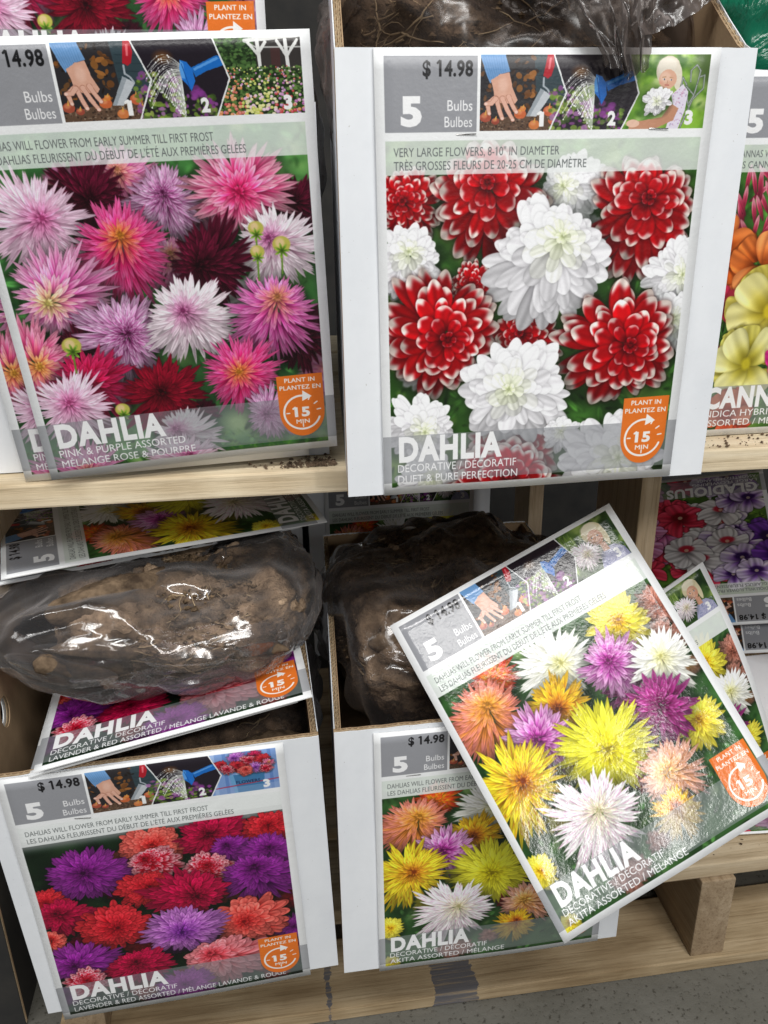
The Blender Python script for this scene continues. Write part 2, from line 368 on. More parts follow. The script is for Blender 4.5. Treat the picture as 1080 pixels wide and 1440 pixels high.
        B(886, 168, 8, 5, 'f4ece6'); B(924, 168, 8, 5, 'f4ece6'); B(886, 168, 4.4, 5, '3c4854'); B(924, 168, 4.4, 5, '3c4854'); Sx([(876, 157), (896, 154)], 4, 'b89060'); Sx([(914, 154), (934, 157)], 4, 'b89060'); B(878, 190, 11, 8, 'e8a48c', .5, 8); B(934, 190, 11, 8, 'e0987e', .5, 8); Sx([(903, 175), (900, 192)], 4, 'bd8468'); Sx([(885, 205), (904, 213), (924, 204)], 6, 'f4e8e0'); Sx([(885, 203), (904, 217), (924, 202)], 2.5, 'a85848')
        flower(T, (800 - 20) * s, (250 - 48) * s, 98 * s, 'whitemag', rng)
    elif kind == 'bucket':
        T.rect(635 * s, 0, w, h, h3('7c9cd0'))
        for k in range(6): Sx([(700 + k * 62, 40), (700 + k * 62, 400)], 20, ['a8c0e4', '5c80bc'][k % 2], .8)
        T.poly(u((775, 230), (975, 235), (955, 400), (800, 400)), h3('3f78a6')); T.poly(u((775, 230), (800, 230), (818, 400), (800, 400)), h3('6ba2cc'))
        Sx([(700, 330), (1050, 300)], 10, 'b03a50', .8); T.rect(665 * s, 285 * s, w, h, h3('a0b4d8'), .4)
        text(T, 'FLOWERS', 790 * s, 262 * s, 925 * s, 26 * s, h3('1c2c50'), .02)
        for x, y, r, c in ((830, 90, 55, 'lav'), (930, 85, 45, 'crimson'), (740, 140, 42, 'cherry'), (890, 130, 50, 'pinktip'), (970, 130, 48, 'cherry'), (1000, 160, 40, 'rose'), (830, 165, 48, 'cherry'), (770, 180, 42, 'pinktip'), (930, 190, 48, 'lav'), (985, 205, 40, 'pinktip'), (870, 205, 45, 'coral')):
            flower(T, (x - 20) * s, (y - 48) * s, r * s, c, rng)
    else:
        T.poly(P3, h3('24301e'))
        for k in range(260):
            x = 690 + rng.random() * 170; y = 48 + rng.random() * 130
            B(x, y, 5 + 7 * rng.random(), 4 + 5 * rng.random(), ['35512a', '4a6c38', '1c2c18', '5c8044'][rng.integers(4)], .8)
        T.poly(u((850, 60), (1050, 48), (1050, 190), (860, 180)), h3('3a3634')); T.poly(u((920, 90), (960, 90), (960, 180), (920, 180)), h3('5a3030'), .5)
        Sx([(815, 60), (1060, 40)], 18, 'dcdcd8'); Sx([(812, 62), (862, 90), (1050, 92)], 7, 'b8b8b4')
        for x in (866, 985): Sx([(x, 60), (x + 6, 190)], 15, 'e8e8e4')
        for a in ([(866, 120), (828, 70)], [(866, 120), (900, 68)], [(988, 130), (950, 64)], [(988, 130), (1035, 62)]): Sx(a, 13, 'e2e2de')
        for k in range(900):
            y = 170 + rng.random() ** .9 * 225; x = 665 + rng.random() * 390
            B(x, y, 4 + 5 * rng.random(), 3 + 4 * rng.random(), ['3a5a2a', '58783c', '243a1c', '6c8c48'][rng.integers(4)], .9)
        for k in range(330):
            y = 172 + rng.random() * 215; x = 665 + rng.random() * 385; r = 4 + 8 * (y - 160) / 220
            z = x / 130
            cs = [['b062a4', 'c88ac0', 'd8a0cc'], ['d88a54', 'e0a06c', 'cf6a5c'], ['c8d060', 'e0e090', 'e8c8d8'], ['c03c40', 'e0d8b0', 'b888b8']][int(z) % 4 if rng.random() < .7 else rng.integers(4)]
            c = cs[rng.integers(3)]; B(x, y, r * .75, r * .7, c); B(x - 1, y - 2, r * .4, r * .35, 'fff0e8', .35, 2)
    new = T.a.copy(); T.a[:] = keep
    bb = (0, 0, w, h); m = T.cover([P3], bb)[..., None]; T.a += (new - T.a) * m
    for p in (u((335, 30), (405, 215), (325, 410)), u((675, 30), (735, 220), (655, 410))): T.stroke(p, 7 * s, h3('eceeec'))
    for t_, x, wd in (('1', 288, 20), ('2', 600, 38), ('3', 958, 38)):
        text(T, t_, (x - 20) * s, (362 - 48) * s, (x + wd - 20) * s, 66 * s, h3('f4f4f2'), .05)
    # paste
    W = card.w; x0, y0, x1, y1 = int(.299 * W), int(.018 * W), int(.972 * W), int(.212 * W)
    xi = np.clip(((np.arange(x0, x1) - x0 + .5) / (x1 - x0) * w), 0, w - 1).astype(int); yi = np.clip(((np.arange(y0, y1) - y0 + .5) / (y1 - y0) * h), 0, h - 1).astype(int)
    card.a[y0:y1, x0:x1] = T.a[yi][:, xi]

def badge(cv, x0, y0, wd):
    W = wd; O = h3('e8772a'); cx, cy = x0 + W * .5, y0 + W * .87
    n = 24
    pts = [(x0, y0 + .02 * W), (x0 + W, y0)] + [(cx + math.cos(a) * W * .5, cy + math.sin(a) * W * .60) for a in np.linspace(0, math.pi, n)]
    cv.poly([(p[0] + 1.5, p[1] + 3) for p in pts], h3('5c5c5c'), .5, 2)
    cv.poly(pts, O)
    wh = h3('f8f6f2')
    text(cv, 'PLANT IN', x0 + W * .17, y0 + W * .175, x0 + W * .83, W * .10, wh, .02)
    text(cv, 'PLANTEZ EN', x0 + W * .05, y0 + W * .345, x0 + W * .95, W * .10, wh, .02)
    r = W * .40; c2 = y0 + W * .90
    cv.stroke([(cx + math.cos(a) * r, c2 + math.sin(a) * r) for a in np.linspace(math.radians(20), math.radians(278), 36)], W * .045, wh)
    cv.poly([(cx + W * .04, c2 - r - W * .12), (cx + W * .24, c2 - r + W * .03), (cx + W * .02, c2 - r + W * .13)], wh)
    for a in (-62, -34, -8): cv.stroke([(cx + math.cos(math.radians(a)) * r * k, c2 + math.sin(math.radians(a)) * r * k) for k in (.84, 1.04)], W * .028, wh)
    for a in (90, 180): cv.stroke([(cx + math.cos(math.radians(a)) * r * k, c2 + math.sin(math.radians(a)) * r * k) for k in (.70, .86)], W * .028, wh)
    text(cv, '15', cx - W * .17, c2 + W * .09, cx + W * .17, W * .235, wh, .045)
    text(cv, 'MIN', cx - W * .15, c2 + W * .26, cx + W * .15, W * .10, wh, .025)

FLOWERS_A = {
 'duet': [(.092,.401,.095,'red'),(.587,.371,.095,'white'),(.338,.40,.17,'red'),(.807,.45,.175,'red'),(.09,.568,.10,'white'),(.291,.641,.075,'red'),(.46,.822,.115,'red'),(.947,.636,.105,'white'),(.965,.778,.10,'white'),(.521,.578,.178,'white'),(.181,.784,.182,'red'),(.771,.844,.190,'red'),(.121,1.084,.108,'white'),(.44,1.16,.15,'red'),(.429,.977,.165,'white'),(.60,1.13,.06,'white'),(.149,1.264,.099,'white'),(.411,1.33,.20,'red'),(.787,1.242,.18,'white')],
 'pink': [(.415,.38,.11,'pink'),(.311,.408,.105,'maroon'),(.927,.472,.085,'maroon'),(.534,.443,.105,'stripe'),(.759,.417,.145,'hotpink'),(.856,.591,.125,'pale'),(.52,.62,.09,'pink'),(.643,.628,.125,'maroon'),(.154,.477,.14,'lightpink'),(.38,.575,.14,'hot'),(.907,.885,.11,'maroon'),(.179,.687,.145,'pinky'),(.20,.86,.08,'maroon'),(.332,.838,.14,'stripe'),(.553,.797,.135,'pale'),(.818,.812,.14,'magenta'),(.03,.891,.14,'rose'),(.202,.986,.12,'crimson'),(.425,1.046,.125,'darkred'),(.696,.998,.125,'hot'),(.779,1.15,.09,'stripe'),(.127,1.056,.12,'lightpink'),(.477,1.21,.11,'pale'),(.446,1.31,.12,'lightpink'),(.127,1.29,.11,'pink')],
 'akita': [(.951,.439,.09,'brownish'),(.90,.56,.08,'brownish'),(.254,.362,.09,'redyel'),(.773,.419,.13,'yellow'),(.476,.441,.14,'cream'),(.69,.66,.10,'magwhite'),(.675,.538,.12,'pinkpurple'),(.848,.628,.125,'cream'),(.85,.886,.10,'yellow'),(.748,.772,.13,'magwhite'),(.41,.58,.118,'orangeyel'),(.152,.487,.145,'orangepink'),(.289,.65,.13,'pinkpurple'),(.578,.938,.07,'cherry'),(.494,.794,.172,'brightyel'),(.659,.999,.125,'peach'),(.124,.751,.175,'yelred'),(.60,1.12,.09,'orangeyel'),(.325,.99,.168,'whitemag'),(.041,1.05,.07,'yellow'),(.047,1.266,.05,'yellow')],
 'lav': [(.477,.422,.13,'coral'),(.706,.412,.14,'crim'),(.912,.404,.10,'cherry'),(.759,.498,.085,'purple'),(.891,.538,.12,'purple'),(.23,.51,.165,'purple'),(.472,.504,.10,'pinktip'),(.661,.58,.105,'pinktip'),(.846,.664,.155,'purple'),(.422,.634,.115,'cherry'),(.571,.688,.155,'crim'),(.053,.62,.07,'cherry'),(.10,.716,.12,'crim'),(.035,.84,.06,'coral'),(.276,.812,.145,'cherry'),(.954,.979,.075,'purple'),(.787,.891,.16,'coral'),(.53,.893,.165,'lav'),(.12,.986,.145,'purple'),(.333,1.06,.13,'crim'),(.666,1.10,.165,'palecoral'),(.122,1.10,.085,'pinktip'),(.50,1.22,.12,'purple')],
}
SUB = {
 'duet': ('DECORATIVE / DÉCORATIF', 'DUET & PURE PERFECTION', .447, .452, 'DAHLIA', .397),
 'pink': ('PINK & PURPLE ASSORTED', 'MÉLANGE ROSE & POURPRE', .47, .50, 'DAHLIA', .41),
 'akita': ('DECORATIVE / DÉCORATIF', 'AKITA ASSORTED / MÉLANGE', .48, .56, 'DAHLIA', .40),
 'lav': ('DECORATIVE / DÉCORATIF', 'LAVENDER & RED ASSORTED / MÉLANGE LAVANDE & ROUGE', .46, .90, 'DAHLIA', .43),
 'canna': ('INDICA HYBRID / HYBRIDE', 'ASSORTED / MÉLANGE', .56, .47, 'CANNA', .40),
 'gladiolus': ('LARGE FLOWERING', 'ASSORTED / MÉLANGE', .45, .42, 'GLADIOLUS', .62),
}
BAND = {
 'duet': ('VERY LARGE FLOWERS, 8-10" IN DIAMETER', 'TRÈS GROSSES FLEURS DE 20-25 CM DE DIAMÈTRE', .539, .623),
 'canna': ('CANNAS WILL FLOWER FROM EARLY SUMMER', 'LES CANNAS FLEURISSENT DU DÉBUT DE L\'ÉTÉ', .56, .64),
 'gladiolus': ('GLADIOLI WILL FLOWER FROM EARLY SUMMER', 'LES GLAÏEULS FLEURISSENT DÈS LE DÉBUT DE L\'ÉTÉ', .58, .70),
}
DEF_BAND = ('DAHLIAS WILL FLOWER FROM EARLY SUMMER TILL FIRST FROST', 'LES DAHLIAS FLEURISSENT DU DÉBUT DE L\'ÉTÉ AUX PREMIÈRES GELÉES', .70, .79)

def make_card_art(kind, W=900):
    rng = np.random.default_rng({'duet': 3, 'pink': 5, 'akita': 7, 'lav': 11, 'canna': 13, 'gladiolus': 17}[kind])
    H = int(W * ASP); cv = Canvas(W, H)
    S = W / 900
    tone = {'duet': ('2c4a20', '4f7f38', '86ac50'), 'pink': ('2a5434', '60a056', 'b4dc88'), 'akita': ('2c4c28', '568448', 'a0bc7c'), 'lav': ('14281c', '2f5a34', '5c8c54'), 'canna': ('243c1c', '4c7834', '8cac50'), 'gladiolus': ('2c4420', '6c9440', 'b0c860')}[kind]
    foliage(cv, 0, .2 * W, W, H, rng, *tone, leaves=420, S=S * .8)
    b = cv.box(0, .2 * W, W, .62 * W); p = cv.a[b[1]:b[3], b[0]:b[2]]; p[:] = blur2(p, 4)
    if kind == 'lav':
        cv.rect(0, .2 * W, W, .345 * W, h3('e6ecea')); b = cv.box(0, .2 * W, .5 * W, .5 * W); p = cv.a[b[1]:b[3], b[0]:b[2]]; p[:] = blur2(p, 14)
    if kind == 'pink':
        for k in range(400):
            x = rng.random() * W; y = (1.2 + rng.random() * .1) * W
            cv.stroke([(x, y), (x + rng.normal() * 14, y - 16 * rng.random() - 6)], 3, h3(['5c9c38', '7cbc48', '3c7428'][k % 3]), .9, 1)
    if kind in FLOWERS_A:
        pal = {'duet': ['white', 'red'], 'pink': ['pink', 'maroon', 'pale', 'stripe'], 'akita': ['brownish', 'yellow', 'peach'], 'lav': ['crim', 'cherry', 'purple', 'coral']}[kind]
        for k in range({'duet': 5, 'pink': 26, 'akita': 8, 'lav': 34}[kind]):
            x, y = rng.random(), (.40 if kind == 'lav' else .36) + rng.random() * .9
            if kind == 'lav' and x < .3 and y < .6: continue
            flower(cv, x * W, y * W, (.05 + .04 * rng.random()) * W, pal[k % len(pal)], rng, sq=.8)
        b = cv.box(0, .3 * W, W, H); p = cv.a[b[1]:b[3], b[0]:b[2]]; p *= .55 if kind == 'lav' else .9; p[:] = blur2(p, 2)
        for (x, y, r, st) in FLOWERS_A[kind]:
            sq = .82 if kind == 'lav' and r > .09 else 1.
            flower(cv, x * W, y * W, r * W * (1.0 if kind == 'lav' else 1.06), st, rng, sq=sq)
    if kind == 'pink':
        for x, y, r in ((.17, .848, .03), (.867, .582, .028), (.793, .529, .024), (.283, 1.081, .024), (.79, .60, .022)):
            cv.stroke([(x * W, y * W), (x * W - 4, (y + .09) * W)], 5, h3('6a8a3c')); cv.blob(x * W, y * W, r * W, r * W * .9, h3('b8b45c'), 1, 3); cv.blob(x * W - 4, y * W - 5, r * W * .5, r * W * .5, h3('e8c8a0'), .8, 6)
            for a in range(7): cv.petal(x * W, (y + .02) * W, a * .9, r * W * .9, r * W * .4, h3('6f9a34'), h3('a8c858'))
    if kind == 'canna':
        def ruffle(x, y, r, c1, c2, n=5):
            for j in range(9):
                a = rng.random() * 6.28; cv.petal((x + math.cos(a) * r * .3) * W, (y + math.sin(a) * r * .3) * W, a, r * W * .75, r * W * .8, h3(c1), (np.array(h3(c2)) + h3(c1)) / 2, .0, .8, e=.3, crease=.2, bend=rng.normal() * .5, rnd=rng.random(), shadow=.45, streak=.10)
            for j in range(n):
                a = rng.random() + j * 6.28 / n
                cv.petal(x * W, y * W, a, r * W, r * W * 1.05, h3(c1), h3(c2), .0, .8, e=.35, crease=.1, bend=rng.normal() * .25, rnd=rng.random(), shadow=.35)
            cv.blob(x * W, y * W, r * W * .12, r * W * .16, h3(c1), .7, 10)
        for k in range(26): cv.petal((.10 + rng.random() * .12) * W, (.36 + rng.random() * .22) * W, -1.6 + rng.normal() * .4, 90 * S, 24 * S, h3('b8405c'), h3('e89aa8'), rnd=rng.random())
        for a in ((.04, .60, .16, 'd8601c', 'f08a4c'), (.22, .66, .16, 'e06a28', 'f29a60'), (.6, .5, .2, 'd8486c', 'f08ca4'), (.07, .80, .10, 'a01c3c', 'c83a58'), (.02, 1.0, .1, 'a01c4c', 'c83a68'), (.26, .82, .2, 'e8d040', 'f4eaa0'), (.6, .8, .25, 'e07830', 'f4a860'), (.85, .6, .2, 'e8d040', 'f4eaa0'), (.20, 1.02, .17, 'd8c840', 'f2eca8'), (.5, 1.05, .2, 'c81c78', 'ec5aa8'), (.40, 1.0, .14, 'c01c74', 'ea54a4'), (.8, 1.0, .2, 'd8c840', 'f2eca8'), (.15, 1.22, .12, 'c03a28', 'e0704c'), (.8, 1.25, .15, 'd86a28', 'f09850')):
            ruffle(a[0], a[1], a[2] * .84, *a[3:])
    if kind == 'gladiolus':
        def glad(x, y, r, c1, c2, thr):
            a9 = rng.random() * 2; r = r * (1.05 + .35 * rng.random()); x += rng.normal() * .012; y += rng.normal() * .012
            for j in range(9):
                a = a9 + j * 2.3 + rng.normal() * .25
                cv.petal(x * W, y * W, a, r * W, r * W * .95, h3(c1), h3(c2), .1, .9, e=.3, crease=.14, rnd=rng.random(), shadow=.5, bend=rng.normal() * .5, streak=.1, tipw=.5)
            cv.blob(x * W, (y + r * .2) * W, r * W * .34, r * W * .22, h3(thr), .85, 12); cv.blob(x * W, (y + r * .1) * W, r * W * .1, r * W * .1, h3('f0e8c0'), .7, 4)
        for k in range(60):
            x, y = rng.random(), .36 + rng.random() * .92; z = x + rng.normal() * .05
            c = ('4c1c84', '8450b8', '2c0c4c') if z < .16 else (('7a44ac', 'e0d0f0', '2c0c4c') if z < .30 else (('e6e0e4', 'fbf8fa', 'c42038') if z < .48 else (('c01838', 'f0506a', '700818') if z < .72 else ('c8408c', 'f0a0cc', '8c1c5c'))))
            glad(x, y, .085 + .03 * rng.random(), *c)
    b = cv.box(0, .2 * W, W, H); p = cv.a[b[1]:b[3], b[0]:b[2]]; p[:] = p * .35 + .65 * blur2(p, 1)
    lum = p.mean(2, keepdims=True); p[:] = lum + (p - lum) * 1.06; q = np.clip(p, 0, 1); p[:] = q + .22 * (q * q * (3 - 2 * q) - q)

    # white translucent caption band over the picture, card borders
    cv.rect(0, 0, W, .235 * W, h3('f3f4f3'))
    cv.rect(0, .232 * W, W, .325 * W, h3('eff2ef'), {'akita': .90, 'lav': .92}.get(kind, .80))
    cv.rect(0, 0, .027 * W, H, h3('f3f4f3')); cv.rect(.969 * W, 0, W, H, h3('f3f4f3')); cv.rect(0, 1.279 * W, W, H, h3('f3f4f3'))
    # grey banner
    bn = cv.box(0, 1.105 * W, W, 1.262 * W); g = cv.a[bn[1]:bn[3], bn[0]:bn[2]]; g += (np.array(h3('8c8e92'), np.float32) - g) * .62
    wh = h3('f6f6f5')
    s1, s2, e1, e2, ttl, te = SUB[kind]
    text(cv, ttl, .052 * W, 1.190 * W, te * W, .088 * W, wh, .045)
    text(cv, s1, .048 * W, 1.228 * W, e1 * W, .026 * W, wh, .0)
    text(cv, s2, .048 * W, 1.266 * W, e2 * W, .026 * W, wh, .0)
    # price panel
    cv.rect(.027 * W, .020 * W, .290 * W, .213 * W, h3('97989c'))
    text(cv, '$ 14.98', .135 * W, .070 * W, .277 * W, .040 * W, h3('1a1a1c'), .03)
    text(cv, '5', .072 * W, .193 * W, .132 * W, .078 * W, wh, .05)
    text(cv, 'Bulbs', .205 * W, .158 * W, .277 * W, .027 * W, wh, .0)
    text(cv, 'Bulbes', .197 * W, .200 * W, .277 * W, .027 * W, wh, .0)
    l1, l2, x1, x2 = BAND.get(kind, DEF_BAND)
    dk = h3('6a6f6e')
    text(cv, l1, .050 * W, .276 * W, x1 * W, .023 * W, dk); text(cv, l2, .050 * W, .312 * W, x2 * W, .023 * W, dk)
    thumbs(cv, {'duet': 'sitting', 'pink': 'garden', 'akita': 'smiling', 'lav': 'bucket', 'canna': 'garden', 'gladiolus': 'bucket'}[kind], rng)
    badge(cv, .806 * W, 1.018 * W, .158 * W)
    # paper tooth
    cv.a *= 1 + (rng.random((H, W, 1)).astype(np.float32) - .5) * .035
    return np.clip(cv.a, 0, 1)
# ---------------------------------------------------------------- helpers
def tag(o, label=None, cat=None, group=None, kind=None):
    if label: o['label'] = label
    if cat: o['category'] = cat
    if group: o['group'] = group
    if kind: o['kind'] = kind
    return o
def mesh_obj(name, verts, faces, mat, parent=None, smooth=False, uvs=None):
    me = bpy.data.meshes.new(name); me.from_pydata([tuple(v) for v in verts], [], faces); me.validate(); me.update()
    if mat:
        for m in (mat if isinstance(mat, (list, tuple)) else [mat]): me.materials.append(m)
    if smooth: me.polygons.foreach_set('use_smooth', [True] * len(me.polygons))
    o = bpy.data.objects.new(name, me); COL.objects.link(o)
    if parent: o.parent = parent
    return o
def empty(name, loc, rot=None):
    o = bpy.data.objects.new(name, None); COL.objects.link(o); o.location = loc; o.empty_display_size = .02
    if rot is not None:
        a = Vector(rot); o.rotation_mode = 'QUATERNION'; o.rotation_quaternion = Matrix.Rotation(a.length, 4, a.normalized()).to_quaternion() if a.length > 1e-6 else (1, 0, 0, 0)
    return o
class MB:
    def __init__(s): s.v = []; s.f = []
    def add(s, v, f): n = len(s.v); s.v += [tuple(p) for p in v]; s.f += [tuple(i + n for i in q) for q in f]
    def box(s, x0, x1, y0, y1, z0, z1):
        s.add([(x0, y0, z0), (x1, y0, z0), (x1, y1, z0), (x0, y1, z0), (x0, y0, z1), (x1, y0, z1), (x1, y1, z1), (x0, y1, z1)],
              [(0, 3, 2, 1), (4, 5, 6, 7), (0, 1, 5, 4), (1, 2, 6, 5), (2, 3, 7, 6), (3, 0, 4, 7)])
    def tube(s, pts, r, n=5, r2=None):
        r2 = r if r2 is None else r2; V = []; F = []; pts = [Vector(p) for p in pts]
        for i, p in enumerate(pts):
            d = (pts[min(i + 1, len(pts) - 1)] - pts[max(i - 1, 0)]).normalized()
            a = d.orthogonal().normalized(); b = d.cross(a); rr = r + (r2 - r) * i / (len(pts) - 1)
            V += [p + (a * math.cos(k * 6.2832 / n) + b * math.sin(k * 6.2832 / n)) * rr for k in range(n)]
        for i in range(len(pts) - 1):
            for k in range(n): F.append((i * n + k, i * n + (k + 1) % n, (i + 1) * n + (k + 1) % n, (i + 1) * n + k))
        s.add(V, F)
    def build(s, name, mat, parent=None, smooth=False, bevel=0):
        o = mesh_obj(name, s.v, s.f, mat, parent, smooth)
        if bevel:
            b = bmesh.new(); b.from_mesh(o.data); bmesh.ops.bevel(b, geom=b.edges[:], offset=bevel, segments=2, affect='EDGES', profile=.6)
            b.to_mesh(o.data); b.free()
        return o

# ---------------------------------------------------------------- materials
def mat(name):
    m = bpy.data.materials.new(name); m.use_nodes = True; nt = m.node_tree
    return m, nt, nt.nodes['Principled BSDF']
def N(nt, t, **kw):
    n = nt.nodes.new(t)
    for k, v in kw.items():
        if k in n.inputs: n.inputs[k].default_value = v
        else: setattr(n, k, v)
    return n
def ramp(nt, stops):
    r = nt.nodes.new('ShaderNodeValToRGB'); e = r.color_ramp.elements
    while len(e) < len(stops): e.new(.5)
    for el, (p, c) in zip(e, stops): el.position = p; el.color = (*c, 1)
    return r
def coords(nt, scale=(1, 1, 1), kind='Object'):
    tc = nt.nodes.new('ShaderNodeTexCoord'); mp = nt.nodes.new('ShaderNodeMapping'); mp.inputs['Scale'].default_value = scale
    nt.links.new(tc.outputs[kind], mp.inputs[0]); return mp.outputs[0]
def bump(nt, bs, h, dist=.001, strength=1.):
    b = N(nt, 'ShaderNodeBump', Strength=strength, Distance=dist); nt.links.new(h, b.inputs['Height']); nt.links.new(b.outputs[0], bs.inputs['Normal']); return b
def noisy(name, c1, c2, scale=30, rough=.7, dist=.0004, detail=6, stretch=(1, 1, 1), bscale=None, spec=.4, p0=.3, p1=.7):
    m, nt, bs = mat(name); L = nt.links.new; co = coords(nt, stretch)
    n = N(nt, 'ShaderNodeTexNoise', Scale=scale, Detail=detail, Roughness=.6); L(co, n.inputs['Vector'])
    r = ramp(nt, [(p0, c1), (p1, c2)]); L(n.outputs['Fac'], r.inputs[0]); L(r.outputs[0], bs.inputs['Base Color'])
    n2 = N(nt, 'ShaderNodeTexNoise', Scale=bscale or scale * 4, Detail=5); L(co, n2.inputs['Vector']); bump(nt, bs, n2.outputs['Fac'], dist)
    bs.inputs['Roughness'].default_value = rough; bs.inputs['Specular IOR Level'].default_value = spec
    return m
def wood(name, axis, c1, c2, c3, stain=None):
    m, nt, bs = mat(name); L = nt.links.new
    st = [22, 22, 22]; st[axis] = 1.3
    co = coords(nt, tuple(st))
    n = N(nt, 'ShaderNodeTexNoise', Scale=1.6, Detail=8, Roughness=.62, Distortion=1.2); L(co, n.inputs['Vector'])
    r = ramp(nt, [(.30, c1), (.5, c2), (.72, c3)]); L(n.outputs['Fac'], r.inputs[0])
    st2 = [150, 150, 150]; st2[axis] = 5
    co2 = coords(nt, tuple(st2)); n2 = N(nt, 'ShaderNodeTexNoise', Scale=2.2, Detail=6, Roughness=.7); L(co2, n2.inputs['Vector'])
    r2 = ramp(nt, [(.34, (.62, .58, .52)), (.5, (1, 1, 1))]); L(n2.outputs['Fac'], r2.inputs[0])
    mx = N(nt, 'ShaderNodeMix', data_type='RGBA', blend_type='MULTIPLY'); mx.inputs[0].default_value = .75
    L(r.outputs[0], mx.inputs[6]); L(r2.outputs[0], mx.inputs[7])
    co3 = coords(nt, (9, 9, 9)); n3 = N(nt, 'ShaderNodeTexNoise', Scale=1.0, Detail=5); L(co3, n3.inputs['Vector'])
    r3 = ramp(nt, [(.42, (.66, .60, .53)), (.58, (1, 1, 1))]); L(n3.outputs['Fac'], r3.inputs[0])
    m3 = N(nt, 'ShaderNodeMix', data_type='RGBA', blend_type='MULTIPLY'); m3.inputs[0].default_value = .6
    L(mx.outputs[2], m3.inputs[6]); L(r3.outputs[0], m3.inputs[7])
    out = m3.outputs[2]
    # knots: rings where a stretched voronoi cell centre falls
    sk = [9, 9, 9]; sk[axis] = 3.2
    cok = coords(nt, tuple(sk)); vo = N(nt, 'ShaderNodeTexVoronoi', Scale=1.0, Randomness=1.0); L(cok, vo.inputs['Vector'])
    rk = ramp(nt, [(.0, (.20, .11, .05)), (.07, (.34, .20, .10)), (.10, (.62, .46, .30)), (.15, (1, 1, 1))]); L(vo.outputs['Distance'], rk.inputs[0])
    mk = N(nt, 'ShaderNodeMix', data_type='RGBA', blend_type='MULTIPLY'); mk.inputs[0].default_value = .9
    L(out, mk.inputs[6]); L(rk.outputs[0], mk.inputs[7]); out = mk.outputs[2]
    if stain:
        tc = nt.nodes.new('ShaderNodeTexCoord'); sep = nt.nodes.new('ShaderNodeSeparateXYZ'); L(tc.outputs['Object'], sep.inputs[0])
        ns = N(nt, 'ShaderNodeTexNoise', Scale=55., Detail=6, Roughness=.7); L(tc.outputs['Object'], ns.inputs['Vector'])
        tot = None
        for (cx, hw) in stain:
            a = N(nt, 'ShaderNodeMath', operation='SUBTRACT'); L(sep.outputs[0], a.inputs[0]); a.inputs[1].default_value = cx
            b = N(nt, 'ShaderNodeMath', operation='ABSOLUTE'); L(a.outputs[0], b.inputs[0])
            c = N(nt, 'ShaderNodeMath', operation='MULTIPLY_ADD'); L(ns.outputs['Fac'], c.inputs[0]); c.inputs[1].default_value = .022; c.inputs[2].default_value = hw - .020
            d = N(nt, 'ShaderNodeMath', operation='LESS_THAN'); L(b.outputs[0], d.inputs[0]); L(c.outputs[0], d.inputs[1])
            if tot is None: tot = d
            else:
                e = N(nt, 'ShaderNodeMath', operation='MAXIMUM'); L(tot.outputs[0], e.inputs[0]); L(d.outputs[0], e.inputs[1]); tot = e
        rr = ramp(nt, [(.36, (0, 0, 0)), (.5, (1, 1, 1))]); L(n2.outputs['Fac'], rr.inputs[0])
        g = N(nt, 'ShaderNodeMath', operation='MULTIPLY'); L(tot.outputs[0], g.inputs[0]); L(rr.outputs[0], g.inputs[1])
        g2 = N(nt, 'ShaderNodeMath', operation='MULTIPLY'); L(g.outputs[0], g2.inputs[0]); g2.inputs[1].default_value = .75
        ms = N(nt, 'ShaderNodeMix', data_type='RGBA'); L(g2.outputs[0], ms.inputs[0]); L(out, ms.inputs[6]); ms.inputs[7].default_value = (.035, .065, .12, 1); out = ms.outputs[2]
    L(out, bs.inputs['Base Color']); bs.inputs['Roughness'].default_value = .72; bs.inputs['Specular IOR Level'].default_value = .3
    bump(nt, bs, n2.outputs['Fac'], .0006)
    return m
M = {}
M['white'] = noisy('white_lined_board', (.70, .73, .77), (.79, .815, .845), 14, .55, .00016, stretch=(1, 1, .6), bscale=160, p0=.25, p1=.65)
_nt = M['white'].node_tree; _bs = _nt.nodes['Principled BSDF']; _src = _bs.inputs['Base Color'].links[0].from_socket
_n = N(_nt, 'ShaderNodeTexNoise', Scale=9., Detail=10, Roughness=.72, Distortion=.6); _nt.links.new(coords(_nt, (1, 1, 2.2)), _n.inputs['Vector'])
_r = ramp(_nt, [(.28, (.80, .78, .75)), (.36, (.97, .97, .97)), (.5, (1, 1, 1))]); _nt.links.new(_n.outputs['Fac'], _r.inputs[0])
_n2 = N(_nt, 'ShaderNodeTexNoise', Scale=420., Detail=2); _nt.links.new(coords(_nt), _n2.inputs['Vector'])
_r2 = ramp(_nt, [(.24, (.45, .40, .34)), (.29, (1, 1, 1))]); _nt.links.new(_n2.outputs['Fac'], _r2.inputs[0])
_m = N(_nt, 'ShaderNodeMix', data_type='RGBA', blend_type='MULTIPLY'); _m.inputs[0].default_value = .8; _nt.links.new(_src, _m.inputs[6]); _nt.links.new(_r.outputs[0], _m.inputs[7])
_m2 = N(_nt, 'ShaderNodeMix', data_type='RGBA', blend_type='MULTIPLY'); _m2.inputs[0].default_value = .7; _nt.links.new(_m.outputs[2], _m2.inputs[6]); _nt.links.new(_r2.outputs[0], _m2.inputs[7])
_nt.links.new(_m2.outputs[2], _bs.inputs['Base Color'])
M['kraft'] = noisy('kraft_board', (.30, .20, .115), (.42, .29, .17), 26, .8, .0002, bscale=300)
M['flute'] = noisy('kraft_fluting', (.40, .29, .17), (.62, .48, .31), 120, .85, .0002)
M['card_edge'] = noisy('card_stock', (.72, .73, .73), (.80, .80, .80), 60, .5, .00005)
M['shelf_wood'] = wood('pale_pine', 0, (.66, .54, .36), (.77, .655, .465), (.84, .74, .56))
